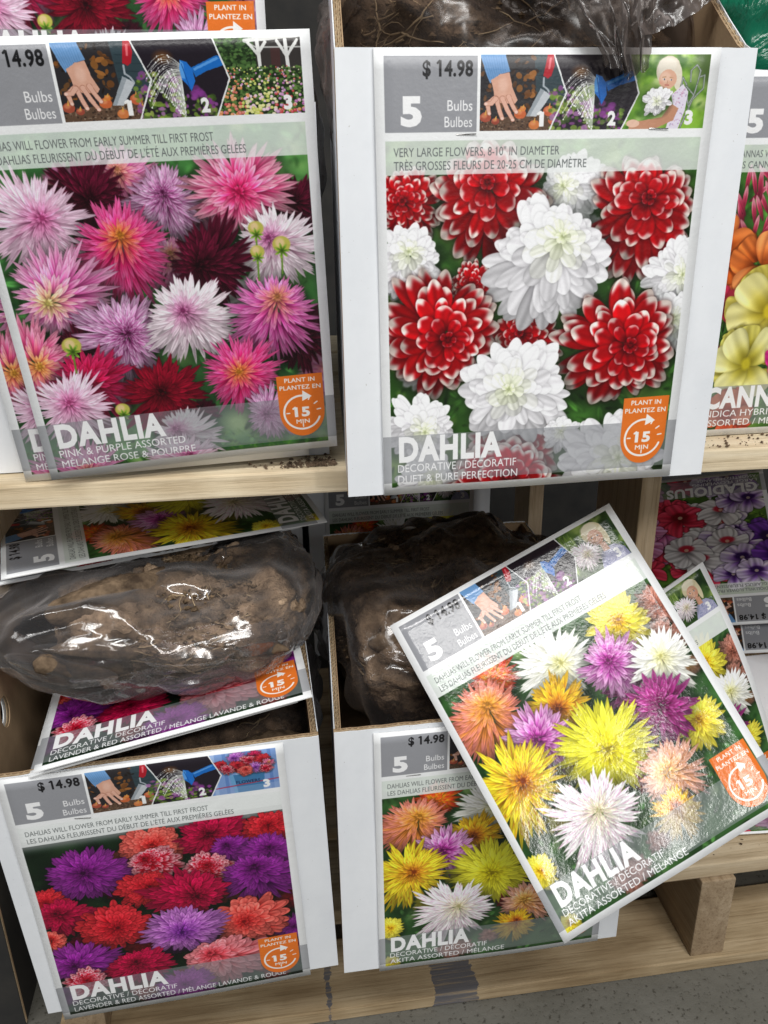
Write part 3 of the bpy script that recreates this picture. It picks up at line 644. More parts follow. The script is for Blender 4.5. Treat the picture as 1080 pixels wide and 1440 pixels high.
M['post_wood'] = wood('post_pine', 2, (.47, .36, .23), (.60, .48, .33), (.70, .58, .42))
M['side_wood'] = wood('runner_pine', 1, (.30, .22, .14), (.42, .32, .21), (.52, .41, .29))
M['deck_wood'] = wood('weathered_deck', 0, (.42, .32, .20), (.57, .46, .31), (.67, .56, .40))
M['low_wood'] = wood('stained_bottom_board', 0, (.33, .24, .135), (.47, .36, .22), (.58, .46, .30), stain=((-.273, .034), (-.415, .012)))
M['peat'] = noisy('peat', (.04, .027, .018), (.24, .165, .11), 90, .95, .0025, detail=10, bscale=420, spec=.15, p0=.32, p1=.75)
M['peat_light'] = noisy('dry_peat', (.10, .066, .043), (.45, .325, .22), 55, .95, .003, detail=11, bscale=380, spec=.15, p0=.33, p1=.70)
M['tuber'] = noisy('tuber_skin', (.045, .029, .018), (.25, .175, .11), 55, .85, .0018, detail=12, bscale=240, spec=.25, p0=.36, p1=.70)
M['root'] = noisy('dry_root', (.26, .18, .10), (.52, .40, .25), 80, .8, .0001)
M['crumb'] = noisy('peat_crumb', (.03, .02, .012), (.26, .18, .11), 200, .95, .0003, spec=.1, p0=.35, p1=.7)
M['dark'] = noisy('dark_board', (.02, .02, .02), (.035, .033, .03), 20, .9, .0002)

def film_mat(name, tint=(.93, .91, .90), milk=.06, gloss=.05, milkcol=(.62, .58, .58), wr=.0016, scale=16, fk=1.2):
    m, nt, bs = mat(name); L = nt.links.new; nt.nodes.remove(bs); out = nt.nodes['Material Output']
    tr = N(nt, 'ShaderNodeBsdfTransparent'); tr.inputs[0].default_value = (*tint, 1)
    gl = N(nt, 'ShaderNodeBsdfGlossy', Roughness=gloss); gl.inputs[0].default_value = (1, 1, 1, 1)
    df = N(nt, 'ShaderNodeBsdfDiffuse'); df.inputs[0].default_value = (*milkcol, 1)
    co = coords(nt); n1 = N(nt, 'ShaderNodeTexNoise', Scale=scale, Detail=4, Roughness=.55, Distortion=1.6); n1.noise_type = 'RIDGED_MULTIFRACTAL' if hasattr(n1, 'noise_type') else n1.noise_type
    L(co, n1.inputs['Vector'])
    n2 = N(nt, 'ShaderNodeTexNoise', Scale=scale * 5, Detail=3, Distortion=.8); L(co, n2.inputs['Vector'])
    ad = N(nt, 'ShaderNodeMath', operation='MULTIPLY_ADD'); L(n2.outputs['Fac'], ad.inputs[0]); ad.inputs[1].default_value = .10; L(n1.outputs['Fac'], ad.inputs[2])
    bp = N(nt, 'ShaderNodeBump', Strength=1., Distance=wr); L(ad.outputs[0], bp.inputs['Height'])
    L(bp.outputs[0], gl.inputs['Normal'])
    fr = N(nt, 'ShaderNodeFresnel', IOR=1.5); L(bp.outputs[0], fr.inputs['Normal'])
    fm = N(nt, 'ShaderNodeMath', operation='MULTIPLY_ADD'); L(fr.outputs[0], fm.inputs[0]); fm.inputs[1].default_value = fk; fm.inputs[2].default_value = .015; fm.use_clamp = True
    a = N(nt, 'ShaderNodeMixShader'); a.inputs[0].default_value = milk
    rm = ramp(nt, [(.50, (milk * .22,) * 3), (.95, (min(1, milk * 2.6),) * 3)]); L(n1.outputs['Fac'], rm.inputs[0])
    lw = N(nt, 'ShaderNodeLayerWeight', Blend=.5); L(bp.outputs[0], lw.inputs['Normal'])
    pw = N(nt, 'ShaderNodeMath', operation='POWER'); L(lw.outputs['Facing'], pw.inputs[0]); pw.inputs[1].default_value = 2.5
    pm = N(nt, 'ShaderNodeMath', operation='MULTIPLY_ADD'); L(pw.outputs[0], pm.inputs[0]); pm.inputs[1].default_value = milk * 3.6; L(rm.outputs[0], pm.inputs[2]); pm.use_clamp = True
    L(pm.outputs[0], a.inputs[0])
    L(tr.outputs[0], a.inputs[1]); L(df.outputs[0], a.inputs[2])
    b = N(nt, 'ShaderNodeMixShader'); L(fm.outputs[0], b.inputs[0]); L(a.outputs[0], b.inputs[1]); L(gl.outputs[0], b.inputs[2])
    L(b.outputs[0], out.inputs[0]); return m
M['film'] = film_mat('clear_film', milk=.15, milkcol=(.62, .58, .57), wr=.0010, scale=20, gloss=.13)
M['film_neck'] = film_mat('gathered_film', fk=.9, tint=(.45, .41, .39), milk=.85, milkcol=(.17, .145, .135), scale=34, wr=.0018, gloss=.22)
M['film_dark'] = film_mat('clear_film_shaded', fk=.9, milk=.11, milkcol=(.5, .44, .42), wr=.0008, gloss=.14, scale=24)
M['film_smoke'] = film_mat('crumpled_film', fk=.7, tint=(.90, .87, .85), milk=.14, milkcol=(.34, .29, .27), scale=30, wr=.0010, gloss=.22)
mg, nt, bs = mat('green_plastic'); bs.inputs['Base Color'].default_value = (.006, .12, .065, 1); bs.inputs['Roughness'].default_value = .18
n_ = N(nt, 'ShaderNodeTexNoise', Scale=22., Detail=4, Distortion=1.5); nt.links.new(coords(nt), n_.inputs['Vector']); bump(nt, bs, n_.outputs['Fac'], .008); M['green'] = mg

# concrete
mc, nt, bs = mat('concrete'); L_ = nt.links.new; co = coords(nt)
n1 = N(nt, 'ShaderNodeTexNoise', Scale=4., Detail=12, Roughness=.74, Distortion=.8); L_(co, n1.inputs['Vector'])
r1 = ramp(nt, [(.3, (.085, .082, .068)), (.55, (.135, .130, .112)), (.75, (.18, .174, .152))]); L_(n1.outputs['Fac'], r1.inputs[0])
n2 = N(nt, 'ShaderNodeTexNoise', Scale=150., Detail=4, Roughness=.7); L_(co, n2.inputs['Vector'])
r2 = ramp(nt, [(.34, (.35, .33, .30)), (.44, (1, 1, 1)), (.66, (1, 1, 1)), (.74, (1.25, 1.25, 1.22))]); L_(n2.outputs['Fac'], r2.inputs[0])
mm = N(nt, 'ShaderNodeMix', data_type='RGBA', blend_type='MULTIPLY'); mm.inputs[0].default_value = .9; L_(r1.outputs[0], mm.inputs[6]); L_(r2.outputs[0], mm.inputs[7])
v2 = N(nt, 'ShaderNodeTexVoronoi', Scale=70.); L_(co, v2.inputs['Vector']); r3 = ramp(nt, [(.07, (.25, .23, .2)), (.13, (1, 1, 1))]); L_(v2.outputs['Distance'], r3.inputs[0])
m2_ = N(nt, 'ShaderNodeMix', data_type='RGBA', blend_type='MULTIPLY'); m2_.inputs[0].default_value = .7; L_(mm.outputs[2], m2_.inputs[6]); L_(r3.outputs[0], m2_.inputs[7])
L_(m2_.outputs[2], bs.inputs['Base Color']); bs.inputs['Roughness'].default_value = .62; bump(nt, bs, n2.outputs['Fac'], .0008); M['concrete'] = mc

# printed cards: the artwork as flat print, coated stock over it
ART = {}
def print_mat(kind, rough=.28, orange_peel=.00012, key=None):
    key = (kind, rough, orange_peel)
    if key in ART: return ART[key]
    if kind not in ART:
        a = make_card_art(kind); h, w = a.shape[:2]
        im = bpy.data.images.new('print_' + kind, w, h); px = np.ones((h, w, 4), np.float32); px[..., :3] = a[::-1]
        im.pixels.foreach_set(px.ravel()); im.update(); im.pack(); ART[kind] = im
    m, nt, bs = mat('print_' + kind); L = nt.links.new
    uv = nt.nodes.new('ShaderNodeUVMap'); tx = nt.nodes.new('ShaderNodeTexImage'); tx.image = ART[kind]; tx.interpolation = 'Cubic'; tx.extension = 'EXTEND'; L(uv.outputs[0], tx.inputs[0])
    hs = N(nt, 'ShaderNodeMix', data_type='RGBA', blend_type='MULTIPLY'); hs.inputs[0].default_value = 1.; hs.inputs[7].default_value = (.90, .91, .93, 1)
    L(tx.outputs[0], hs.inputs[6]); L(hs.outputs[2], bs.inputs['Base Color']); bs.inputs['Roughness'].default_value = rough; bs.inputs['Specular IOR Level'].default_value = .5 if rough < .2 else .36
    co = coords(nt); n = N(nt, 'ShaderNodeTexNoise', Scale=420., Detail=3); L(co, n.inputs['Vector'])
    nb = N(nt, 'ShaderNodeTexNoise', Scale=14., Detail=3, Distortion=1.); L(co, nb.inputs['Vector'])
    b1 = N(nt, 'ShaderNodeBump', Strength=1., Distance=.0012); L(nb.outputs['Fac'], b1.inputs['Height'])
    b2 = N(nt, 'ShaderNodeBump', Strength=1., Distance=orange_peel); L(n.outputs['Fac'], b2.inputs['Height']); L(b1.outputs[0], b2.inputs['Normal']); L(b2.outputs[0], bs.inputs['Normal'])
    ART[key] = m; return m

def card(corners, kind, label=None, parent=None, name='product_card', bend=0., bendv=0., rough=.28, peel=.00012, thick=.0009, group=None, curl=None, fix=None):
    """corners TL, TR, BR, BL; bend = bow of the sheet along its normal across, bendv = along its height"""
    TL, TR, BR, BL = [Vector(c) for c in corners]; nu, nv = 18, 24
    nrm = (TR - TL).cross(TL - BL).normalized()
    V = []; UV = []
    for k in (0, 1):
        for j in range(nv + 1):
            for i in range(nu + 1):
                u, v = i / nu, j / nv
                p = (TL * (1 - u) + TR * u) * (1 - v) + (BL * (1 - u) + BR * u) * v
                w = bend * (4 * u * (1 - u)) + bendv * (4 * v * (1 - v))
                if curl: w += curl(u, v)
                p = p + nrm * (w - (thick if k else 0)); V.append(p); UV.append((u, 1 - v))
    F = []; mi = []; S = (nu + 1) * (nv + 1); id_ = lambda i, j, k=0: k * S + j * (nu + 1) + i
    for j in range(nv):
        for i in range(nu):
            F.append((id_(i, j + 1), id_(i + 1, j + 1), id_(i + 1, j), id_(i, j))); mi.append(0)
            F.append((id_(i, j, 1), id_(i + 1, j, 1), id_(i + 1, j + 1, 1), id_(i, j + 1, 1))); mi.append(1)
    for i in range(nu):
        F.append((id_(i, 0), id_(i + 1, 0), id_(i + 1, 0, 1), id_(i, 0, 1))); F.append((id_(i, nv, 1), id_(i + 1, nv, 1), id_(i + 1, nv), id_(i, nv))); mi += [1, 1]
    for j in range(nv):
        F.append((id_(0, j), id_(0, j, 1), id_(0, j + 1, 1), id_(0, j + 1))); F.append((id_(nu, j + 1), id_(nu, j + 1, 1), id_(nu, j, 1), id_(nu, j))); mi += [1, 1]
    me = bpy.data.meshes.new(name); me.from_pydata([tuple(v) for v in V], [], F); me.update()
    me.materials.append(print_mat(kind, rough, peel)); me.materials.append(M['card_edge'])
    me.polygons.foreach_set('material_index', mi); me.polygons.foreach_set('use_smooth', [m == 0 for m in mi])
    uvl = me.uv_layers.new(name='UVMap'); li = np.empty(len(me.loops), np.int32); me.loops.foreach_get('vertex_index', li)
    uvl.data.foreach_set('uv', np.array(UV, np.float32)[li].ravel())
    o = bpy.data.objects.new(name, me); COL.objects.link(o)
    if parent: o.parent = parent
    if label: tag(o, label, 'product card', group)
    return o

# ---------------------------------------------------------------- corrugated cardboard box
def panel(parent, name, O, U, Nn, L, top, t=.0062, outer='white', flute_from=0., hole=None, z0=0.):
    """O = lower corner on the outside face, U = along, Nn = outward normal; top(s) = height of the cut edge"""
    O = Vector(O); U = Vector(U); Nn = Vector(Nn); Z = Vector((0, 0, 1))
    ss = [L * i / 40 for i in range(41)]
    def at(s, z, d): return O + U * s + Z * z - Nn * d
    def slab(nm, d0, d1, m, par, inset=0.):
        if hole is None:
            V = []; F = []
            for s in ss:
                zt = top(s) - inset
                V += [at(s, z0, d0), at(s, zt, d0), at(s, z0, d1), at(s, zt, d1)]
            for i in range(40):
                a = 4 * i; b = a + 4
                F += [(a, b, b + 1, a + 1), (a + 2, a + 3, b + 3, b + 2), (a + 1, b + 1, b + 3, a + 3), (a, a + 2, b + 2, b)]
            n = 160; F += [(0, 1, 3, 2), (n, n + 2, n + 3, n + 1)]
        else:
            hs, hz, hr = hole; V = []; F = []; K = 48
            for k in range(K):
                a = 2 * math.pi * k / K; c, sn = math.cos(a), math.sin(a); r = 0; step = .001
                while True:
                    s = hs + c * (r + step); z = hz + sn * (r + step)
                    if s < 0 or s > L or z < z0 or z > top(min(max(s, 0), L)) - inset: break
                    r += step
                s, z = hs + c * r, hz + sn * r
                for d in (d0, d1): V += [at(s, z, d), at(hs + c * hr, hz + sn * hr * 1.15, d)]
            for k in range(K):
                a = 4 * k; b = 4 * ((k + 1) % K)
                F += [(a, b, b + 1, a + 1), (a + 2, a + 3, b + 3, b + 2), (a, a + 2, b + 2, b), (a + 1, b + 1, b + 3, a + 3)]
        return mesh_obj(nm, V, F, M[m], par)
    p = slab(name, 0, t * .12, outer, parent)
    slab('inner_liner', t * .88, t, 'kraft', p, .0004)
    slab('middle_liner', t * .50, t * .56, 'flute', p, .0006)
    for (d0, d1, wl) in ((t * .13, t * .49, .0065), (t * .57, t * .87, .0050)):
        V = []; F = []; n = int((L - flute_from) / wl * 8); amp = (d1 - d0) / 2
        for i in range(n + 1):
            s = flute_from + (L - flute_from) * i / n; d = (d0 + d1) / 2 + amp * math.sin(2 * math.pi * s / wl) * .98
            zt = top(s) - .0005 - .0008 * abs(noise.noise(Vector((s * 90, d0 * 900, 1.3))))
            V += [at(s, zt, d), at(s, zt - .010, d)]
        for i in range(n): F.append((2 * i, 2 * i + 1, 2 * i + 3, 2 * i + 2))
        mesh_obj('fluting', V, F, M['flute'], p)
    return p
def rough(f, seed, amp=.0006):
    return lambda s: f(s) + amp * noise.noise(Vector((s * 130, seed, .5))) + amp * .8 * noise.noise(Vector((s * 30, seed + 5, .5)))
def make_box(loc, W, D, H, label, rot=None, outer='white', rise=.105, run=.15, hole=False, rise_l=None, skew=0., group='white cardboard boxes of flower bulbs'):
    b = empty('cardboard_box', loc, rot); tag(b, label, 'cardboard box', group); t = .0062
    sl = lambda s: H + rise * min(1., max(0., (s - .004) / run)); rl = rise if rise_l is None else rise_l
    sll = lambda s: H + rl * min(1., max(0., (s - .004) / run))
    panel(b, 'front_panel', (0, 0, 0), (1, 0, 0), (0, -1, 0), W, rough(lambda s: H, loc[0] * 50), outer=outer)
    panel(b, 'side_panel', (W, t + .0003, 0), (0, 1, 0), (1, 0, 0), D - 2 * t, rough(sl, loc[0] * 50 + 3), outer=outer)
    _l = math.hypot(1, skew); panel(b, 'side_panel', (skew * (D - t), D - t - .0003, 0), (-skew / _l, -1 / _l, 0), (-1 / _l, skew / _l, 0), D - 2 * t, rough(lambda s: sll(D - 2 * t - s), loc[0] * 50 + 7), hole=(D - 2 * t - .075, H + .005, .0125) if hole else None)
    panel(b, 'back_panel', (W, D, 0), (-1, 0, 0), (0, 1, 0), W - skew * D, rough(lambda s: H + rise, loc[0] * 50 + 9))
    f = MB(); f.box(t + skew * D, W - t, t, D - t, .001, .006); f.build('base_panel', M['kraft'], b)
    return b

# ---------------------------------------------------------------- bags of bulbs in peat
def fbm(p, sc, oct=4, seed=0):
    v = 0; a = 1; q = Vector((p[0] * sc + seed, p[1] * sc + seed * 1.7, p[2] * sc))
    for _ in range(oct): v += a * noise.noise(q); a *= .5; q = q * 2.1
    return v
def ridge(p, sc, seed=0, oct=3):
    v = 0; a = 1; q = Vector((p[0] * sc + seed, p[1] * sc - seed, p[2] * sc + seed))
    q = q + noise.noise_vector(q * .7) * .6
    for _ in range(oct): v += a * (1 - abs(noise.noise(q)) * 2); a *= .5; q = q * 2.0
    return v
def blob_obj(name, cx, half, mt, parent, res=(120, 80), disp=None, power=2.6, smooth=True, kind=None):
    nu, nv = res; V = []; F = []
    for j in range(nv + 1):
        ph = math.pi * j / nv
        for i in range(nu):
            th = 2 * math.pi * i / nu
            d = Vector((math.cos(th) * math.sin(ph), math.sin(th) * math.sin(ph), math.cos(ph)))
            r = (abs(d.x) ** power + abs(d.y) ** power + abs(d.z) ** power) ** (-1 / power)
            p = Vector((d.x * r * half[0], d.y * r * half[1], d.z * r * half[2]))
            if disp: p = disp(p, d)
            V.append(p + Vector(cx))
    for j in range(nv):
        for i in range(nu):
            a = j * nu + i; b = j * nu + (i + 1) % nu
            F.append((a, a + nu, b + nu, b))
    o = mesh_obj(name, V, F, mt, parent, smooth)
    if kind: o['kind'] = kind
    return o
def make_bag(loc, half, label, rotz=0., seed=1, tubers=(), film='film', wrinkle=.006, roots=60, crumbs=500, peat='peat', slack=1.06, pull=None, cat='bulb bag', group='clear bags of bulbs in peat', res=(200, 130), rx=0., pleats=12, lumpy=1., fill=.97):
    rng = random.Random(seed)
    b = empty('bulb_bag', loc); b.rotation_euler = (rx, 0, rotz); tag(b, label, cat, group)
    def lump(p): return fbm(p, 13, 2, seed + 40) * .016 * lumpy
    def dsp(p, d):
        n = d * (lump(p) + fbm(p, 26, 3, seed) * .009 + fbm(p, 85, 4, seed) * .0050 + fbm(p, 240, 2, seed) * .0026)
        return p * fill + n
    blob_obj('peat', (0, 0, 0), half, M[peat], b, (220, 140), dsp)
    for (tx, ty, tz, L, r, az, el) in tubers:
        mb_half = (L / 2, r, r); s2 = rng.random() * 20
        def td(p, d, s2=s2, L=L):
            k = 1 - .35 * (p.x / (L / 2)) ** 2 * (1 if p.x > 0 else .3)
            q = Vector((p.x, p.y * k, p.z * k + .012 * (p.x / L) ** 2))
            return q + d * (fbm(q, 55, 3, s2) * .0035 + noise.noise(Vector((q.x * 260, s2, q.y * 30))) * .0009)
        t = blob_obj('tuber', (0, 0, 0), mb_half, M['tuber'], b, (60, 34), td, 2.0)
        t.location = (tx, ty, tz); t.rotation_euler = (rng.random() * 6, el, az)
        t.rotation_euler = (0, el, az)
    def surf(th, ph):
        d = Vector((math.cos(th) * math.sin(ph), math.sin(th) * math.sin(ph), math.cos(ph)))
        r = (abs(d.x) ** 2.6 + abs(d.y) ** 2.6 + abs(d.z) ** 2.6) ** (-1 / 2.6)
        return Vector((d.x * r * half[0], d.y * r * half[1], d.z * r * half[2])), d
    m = MB()
    for _ in range(roots):
        th = rng.random() * 6.283; ph = rng.random() * 1.9; pts = []; a = rng.random() * 6.28
        for k in range(rng.randint(5, 11)):
            p, d = surf(th, ph); pts.append(p * (1.0 + .012 * rng.random()))
            a += rng.gauss(0, .45); st = .045 + .02 * rng.random(); th += math.cos(a) * st; ph = max(.05, ph + math.sin(a) * st)
        m.tube(pts, .00045 + .0006 * rng.random(), 5, .00022)
    if roots: tag(m.build('root_tangle', M['root'], b, True), kind='stuff')
    m = MB()
    for _ in range(crumbs):
        p, d = surf(rng.random() * 6.283, rng.random() * 1.9); p = p * (.99 + .02 * rng.random()); r = .0008 + .0022 * rng.random() ** 2
        V = [p + Vector((r * (1 + rng.random()), 0, 0)), p - Vector((r, 0, 0)), p + Vector((0, r * (1 + rng.random()), 0)), p - Vector((0, r, 0)), p + Vector((0, 0, r)), p - Vector((0, 0, r))]
        m.add(V, [(0, 2, 4), (2, 1, 4), (1, 3, 4), (3, 0, 4), (2, 0, 5), (1, 2, 5), (3, 1, 5), (0, 3, 5)])
    if crumbs: tag(m.build('crumbs', M['crumb'], b), kind='stuff')
    def fd(p, d):
        w = ridge(p, 9, seed + 3, 3) * .55
        for sc_, am in ((17, .75), (42, .14)):              # flat panes of film meeting in sharp folds
            dd, _ = noise.voronoi(Vector((p.x * sc_ * .6 + seed, p.y * sc_, p.z * sc_ * 1.4)))
            w += am * min(.6, dd[1] - dd[0])
        q = p + d * (.0030 + lump(p) + wrinkle * (w - .45))
        if pull: q = pull(q, d)
        return q
    blob_obj('plastic_film', (0, 0, 0), [h * slack for h in half], M[film], b, res, fd)
    m = MB()                                             # pleats: loose film folded over on itself along the bag
    for _ in range(pleats):
        th = rng.random() * 6.283; ph = .25 + rng.random() * 1.5; a = rng.gauss(.3, .8); n = 26; st = .020 + .02 * rng.random(); wd_ = .008 + .013 * rng.random(); hh = .002 + .005 * rng.random()
        C_ = []
        for k in range(n + 1):
            p, d = surf(th, ph); C_.append(fd(p * slack, d)); a += rng.gauss(0, .10); th += math.cos(a) * st; ph = min(2.2, max(.08, ph + math.sin(a) * st * .7))
        V = []; F = []
        for k in range(n + 1):
            t_ = (C_[min(k + 1, n)] - C_[max(k - 1, 0)]).normalized(); up = C_[k].normalized(); sd = t_.cross(up).normalized(); tp = max(0., math.sin(math.pi * k / n)) ** .6
            for j in range(7):
                v = j / 6; V.append(C_[k] + sd * (v - .5) * wd_ * tp * 1.5 + up * (.0012 + hh * tp * (math.sin(v * math.pi) ** 2 * (1 if v < .55 else .5))))
        for k in range(n):
            for j in range(6): q = k * 7 + j; F.append((q, q + 1, q + 8, q + 7))
        m.add(V, F)
    if pleats: tag(m.build('film_pleats', M[film], b, True), kind='stuff')
    return b

def staple(parent, x, z, ang=0.):
    m = MB(); c, q = math.cos(ang), math.sin(ang); L = .0065
    m.tube([(x - L * c, .0005, z - L * q), (x - L * c, -.0026, z - L * q), (x + L * c, -.0030, z + L * q), (x + L * c, .0005, z + L * q)], .00028, 6)
    m.build('staple', M['steel'], parent, True)
_m, _nt, _bs = mat('steel'); _bs.inputs['Base Color'].default_value = (.45, .44, .43, 1); _bs.inputs['Metallic'].default_value = 1; _bs.inputs['Roughness'].default_value = .35; M['steel'] = _m
# ================================================================ THE SETTING
def quad_sheet(name, x0, x1, y0, y1, z, m):
    o = mesh_obj(name, [P(x0, y0, z), P(x1, y0, z), P(x1, y1, z), P(x0, y1, z)], [(0, 1, 2, 3)], m); tag(o, kind='structure'); return o
quad_sheet('floor', -6, 6, -5, 7, -CAM_H, M['concrete'])

# ---- the wooden display stand: two decks of boards on runners and uprights
stand = empty('display_stand', P(.05, .9, -CAM_H)); tag(stand, 'bare pine pallet stand carrying the boxes of bulbs on two levels', 'display stand')
SO = Vector((.05, .9, 0))
def board(name, x0, x1, y0, y1, z0, z1, m, bev=.0018, yaw=0.):
    c = Vector(((x0 + x1) / 2, (y0 + y1) / 2, (z0 + z1) / 2)); b = MB(); b.box(x0 - c.x, x1 - c.x, y0 - c.y, y1 - c.y, z0 - c.z, z1 - c.z)
    o = b.build(name, M[m], stand, bevel=bev); o.location = P(*c) - stand.location; o.rotation_euler.z = yaw; return o
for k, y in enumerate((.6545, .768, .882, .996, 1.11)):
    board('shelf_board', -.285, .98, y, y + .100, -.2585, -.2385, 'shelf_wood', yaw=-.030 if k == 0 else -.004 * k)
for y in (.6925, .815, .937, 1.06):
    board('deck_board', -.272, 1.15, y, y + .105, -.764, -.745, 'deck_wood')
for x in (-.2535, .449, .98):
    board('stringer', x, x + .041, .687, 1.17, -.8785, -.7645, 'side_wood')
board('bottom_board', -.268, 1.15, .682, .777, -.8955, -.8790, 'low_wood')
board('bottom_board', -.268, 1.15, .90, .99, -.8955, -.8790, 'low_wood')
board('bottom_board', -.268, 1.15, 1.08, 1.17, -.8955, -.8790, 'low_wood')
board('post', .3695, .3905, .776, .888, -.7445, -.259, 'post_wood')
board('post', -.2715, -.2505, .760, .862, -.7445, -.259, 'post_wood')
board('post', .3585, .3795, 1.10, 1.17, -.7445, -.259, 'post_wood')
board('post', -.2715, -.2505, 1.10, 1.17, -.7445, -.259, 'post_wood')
for (x, y, z) in ((.462, .716, -.7449), (.478, .748, -.7449), (.466, .712, -.8789), (.480, .742, -.8789), (-.240, .708, -.8789)):
    m = MB(); V = [(0, 0, .0009)] + [(.0034 * math.cos(a), .0034 * math.sin(a), .0006) for a in [k * math.pi / 6 for k in range(12)]] + [(.0034 * math.cos(a), .0034 * math.sin(a), -.0004) for a in [k * math.pi / 6 for k in range(12)]]
    m.add(V, [(0, 1 + k, 1 + (k + 1) % 12) for k in range(12)] + [(1 + k, 13 + k, 13 + (k + 1) % 12, 1 + (k + 1) % 12) for k in range(12)])
    o = m.build('nail_head', M['steel'], stand, True); o.location = P(x, y, z) - stand.location
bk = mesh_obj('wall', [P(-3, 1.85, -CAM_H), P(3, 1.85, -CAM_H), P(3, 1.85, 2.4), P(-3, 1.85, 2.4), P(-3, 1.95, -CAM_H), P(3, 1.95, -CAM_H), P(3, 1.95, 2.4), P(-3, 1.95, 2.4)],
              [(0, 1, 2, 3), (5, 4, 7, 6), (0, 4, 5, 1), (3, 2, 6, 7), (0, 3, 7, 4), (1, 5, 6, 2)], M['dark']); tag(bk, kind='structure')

# ================================================================ BOXES
W_, D_ = .277, .37
b_uc = make_box(P(.0565, .600, -.238), W_, D_, .2955, 'white box of red and white dahlia bulbs jutting over the upper shelf', skew=.075)
card([(.0238 , -.0014, .2955), (.2505, -.0014, .2955), (.2505, -.0014, .0010), (.0265, -.0014, .0000)], 'duet', parent=b_uc, name='front_label', thick=.0012, curl=lambda u, v: .0004 * math.sin(u * 7 + v * 4) + .0006 * math.sin(v * 9 + u * 2) * abs(2 * u - 1) ** 3 + .0006, rough=.33)
staple(b_uc, .083, .246, .02); staple(b_uc, .213, .248, -.02)
b_cn = make_box(P(.357, .690, -.2365), W_, D_, .288, 'white box with the canna lily picture behind the right edge of the central upper box')
card([(.0080, -.0014, .2875), (.2340, -.0014, .2875), (.2340, -.0014, -.001), (.0080, -.0014, -.001)], 'canna', parent=b_cn, name='front_label', thick=.0012, curl=lambda u, v: .0004 * math.sin(u * 7 + v * 4) + .0006 * math.sin(v * 9 + u * 2) * abs(2 * u - 1) ** 3 + .0006)
b_ul = make_box(P(-.2200, .700, -.2375), W_ - .006, D_, .270, 'white box on the upper shelf hidden behind two leaning pink dahlia cards', rise=.0)
rot_ll = (.055, -.030, .015)
b_ll = make_box(P(-.2400, .616, -.7450), W_ - .003, D_, .2850, 'white box of lavender and red dahlia bulbs at lower left', rot=rot_ll, hole=True, rise=.015, rise_l=.10)
card([(.0150, -.0014, .2850), (.2440, -.0014, .2850), (.2465, -.0014, -.0060), (.0135, -.0014, -.0100)], 'lav', parent=b_ll, name='front_label', thick=.0012, curl=lambda u, v: .0004 * math.sin(u * 7 + v * 4) + .0006 * math.sin(v * 9 + u * 2) * abs(2 * u - 1) ** 3 + .0006, rough=.4)
staple(b_ll, .074, .2345, -.08)
b_lc = make_box(P(.0390, .6135, -.7410), W_, D_, .2830, 'white box of yellow and mixed dahlia bulbs at lower centre behind the tilted loose card', rise=.02, skew=.055)
card([(.0335, -.0014, .2795), (.2570, -.0014, .2795), (.2570, -.0014, -.0010), (.0345, -.0014, -.0020)], 'akita', parent=b_lc, name='front_label', thick=.0012, curl=lambda u, v: .0004 * math.sin(u * 7 + v * 4) + .0006 * math.sin(v * 9 + u * 2) * abs(2 * u - 1) ** 3 + .0006, rough=.4)
staple(b_lc, .068, .232, .03)
b_bk = make_box(P(.052, 1.200, -.7440), W_, .30, .300, 'dim white box standing in the shade behind the lower central box', rise=0)
card([(.0250, -.0014, .3010), (.2510, -.0014, .3010), (.2510, -.0014, .006), (.0250, -.0014, .006)], 'akita', parent=b_bk, name='front_label', thick=.0012, curl=lambda u, v: .0004 * math.sin(u * 7 + v * 4) + .0006 * math.sin(v * 9 + u * 2) * abs(2 * u - 1) ** 3 + .0006)
b_gl = make_box(P(.400, .905, -.7440), W_ + .06, .30, .125, 'low white box under the upside down gladiolus cards at right', rise=.02)
b_bl = make_box(P(-.235, 1.200, -.7440), W_, .30, .300, 'dim white box in the shade at the back of the lower left bay', rise=0)
b_kr = make_box(P(-.640, .730, -.8958), .33, .45, .43, 'carton on the floor left of the stand, shade painted into its dark outside', rise=0, outer='dark')  # brown carton; near-black outer board paints in the deep shade of this corner

# ================================================================ LOOSE CARDS
def C(*c): return [P(*p) for p in c]
def nudge(c, dx=0, dy=0, dz=0): return [p + Vector((dx, dy, dz)) for p in c]
ul = C((-.182, .612, .0635), (.0432, .620, .070), (.0555, .672, -.2215), (-.167, .662, -.2325))
card(ul, 'pink', 'pink and purple dahlia card, front one of the two leaning on the upper left box', bend=-.003, group='loose dahlia cards', rough=.25)
card(nudge(C((-.205, .640, .050), (.0200, .648, .058), (.0330, .684, -.232), (-.190, .676, -.2375)), .0), 'pink', 'pink dahlia card slid half behind the front leaning one, lower left border showing', group='loose dahlia cards')
card(C((-.206, .752, .330), (.020, .752, .330), (.020, .765, .041), (-.206, .765, .041)), 'pink', 'dahlia card cut off by the top of the photo above the leaning pink cards', group='loose dahlia cards')
ak = C((.094, .654, -.382), (.300, .692, -.297), (.420, .536, -.517), (.2125, .498, -.602))
card(ak, 'akita', 'large tilted dahlia card of yellow and mixed flowers in front of the lower central box', bendv=.003, rough=.15, peel=.00012, group='loose dahlia cards', curl=lambda u, v: .0012 * math.sin(u * 9 + v * 3) * v + .006 * max(0, u + v - 1.55) ** 2 * 4)
ak2 = C((.2600, .735, -.5050), (.4603, .800, -.4202), (.5700, .745, -.7000), (.3650, .700, -.7420))
card(ak2, 'akita', 'second tilted dahlia card showing at right behind the large loose one', bend=.0, bendv=.018, rough=.25, group='loose dahlia cards')
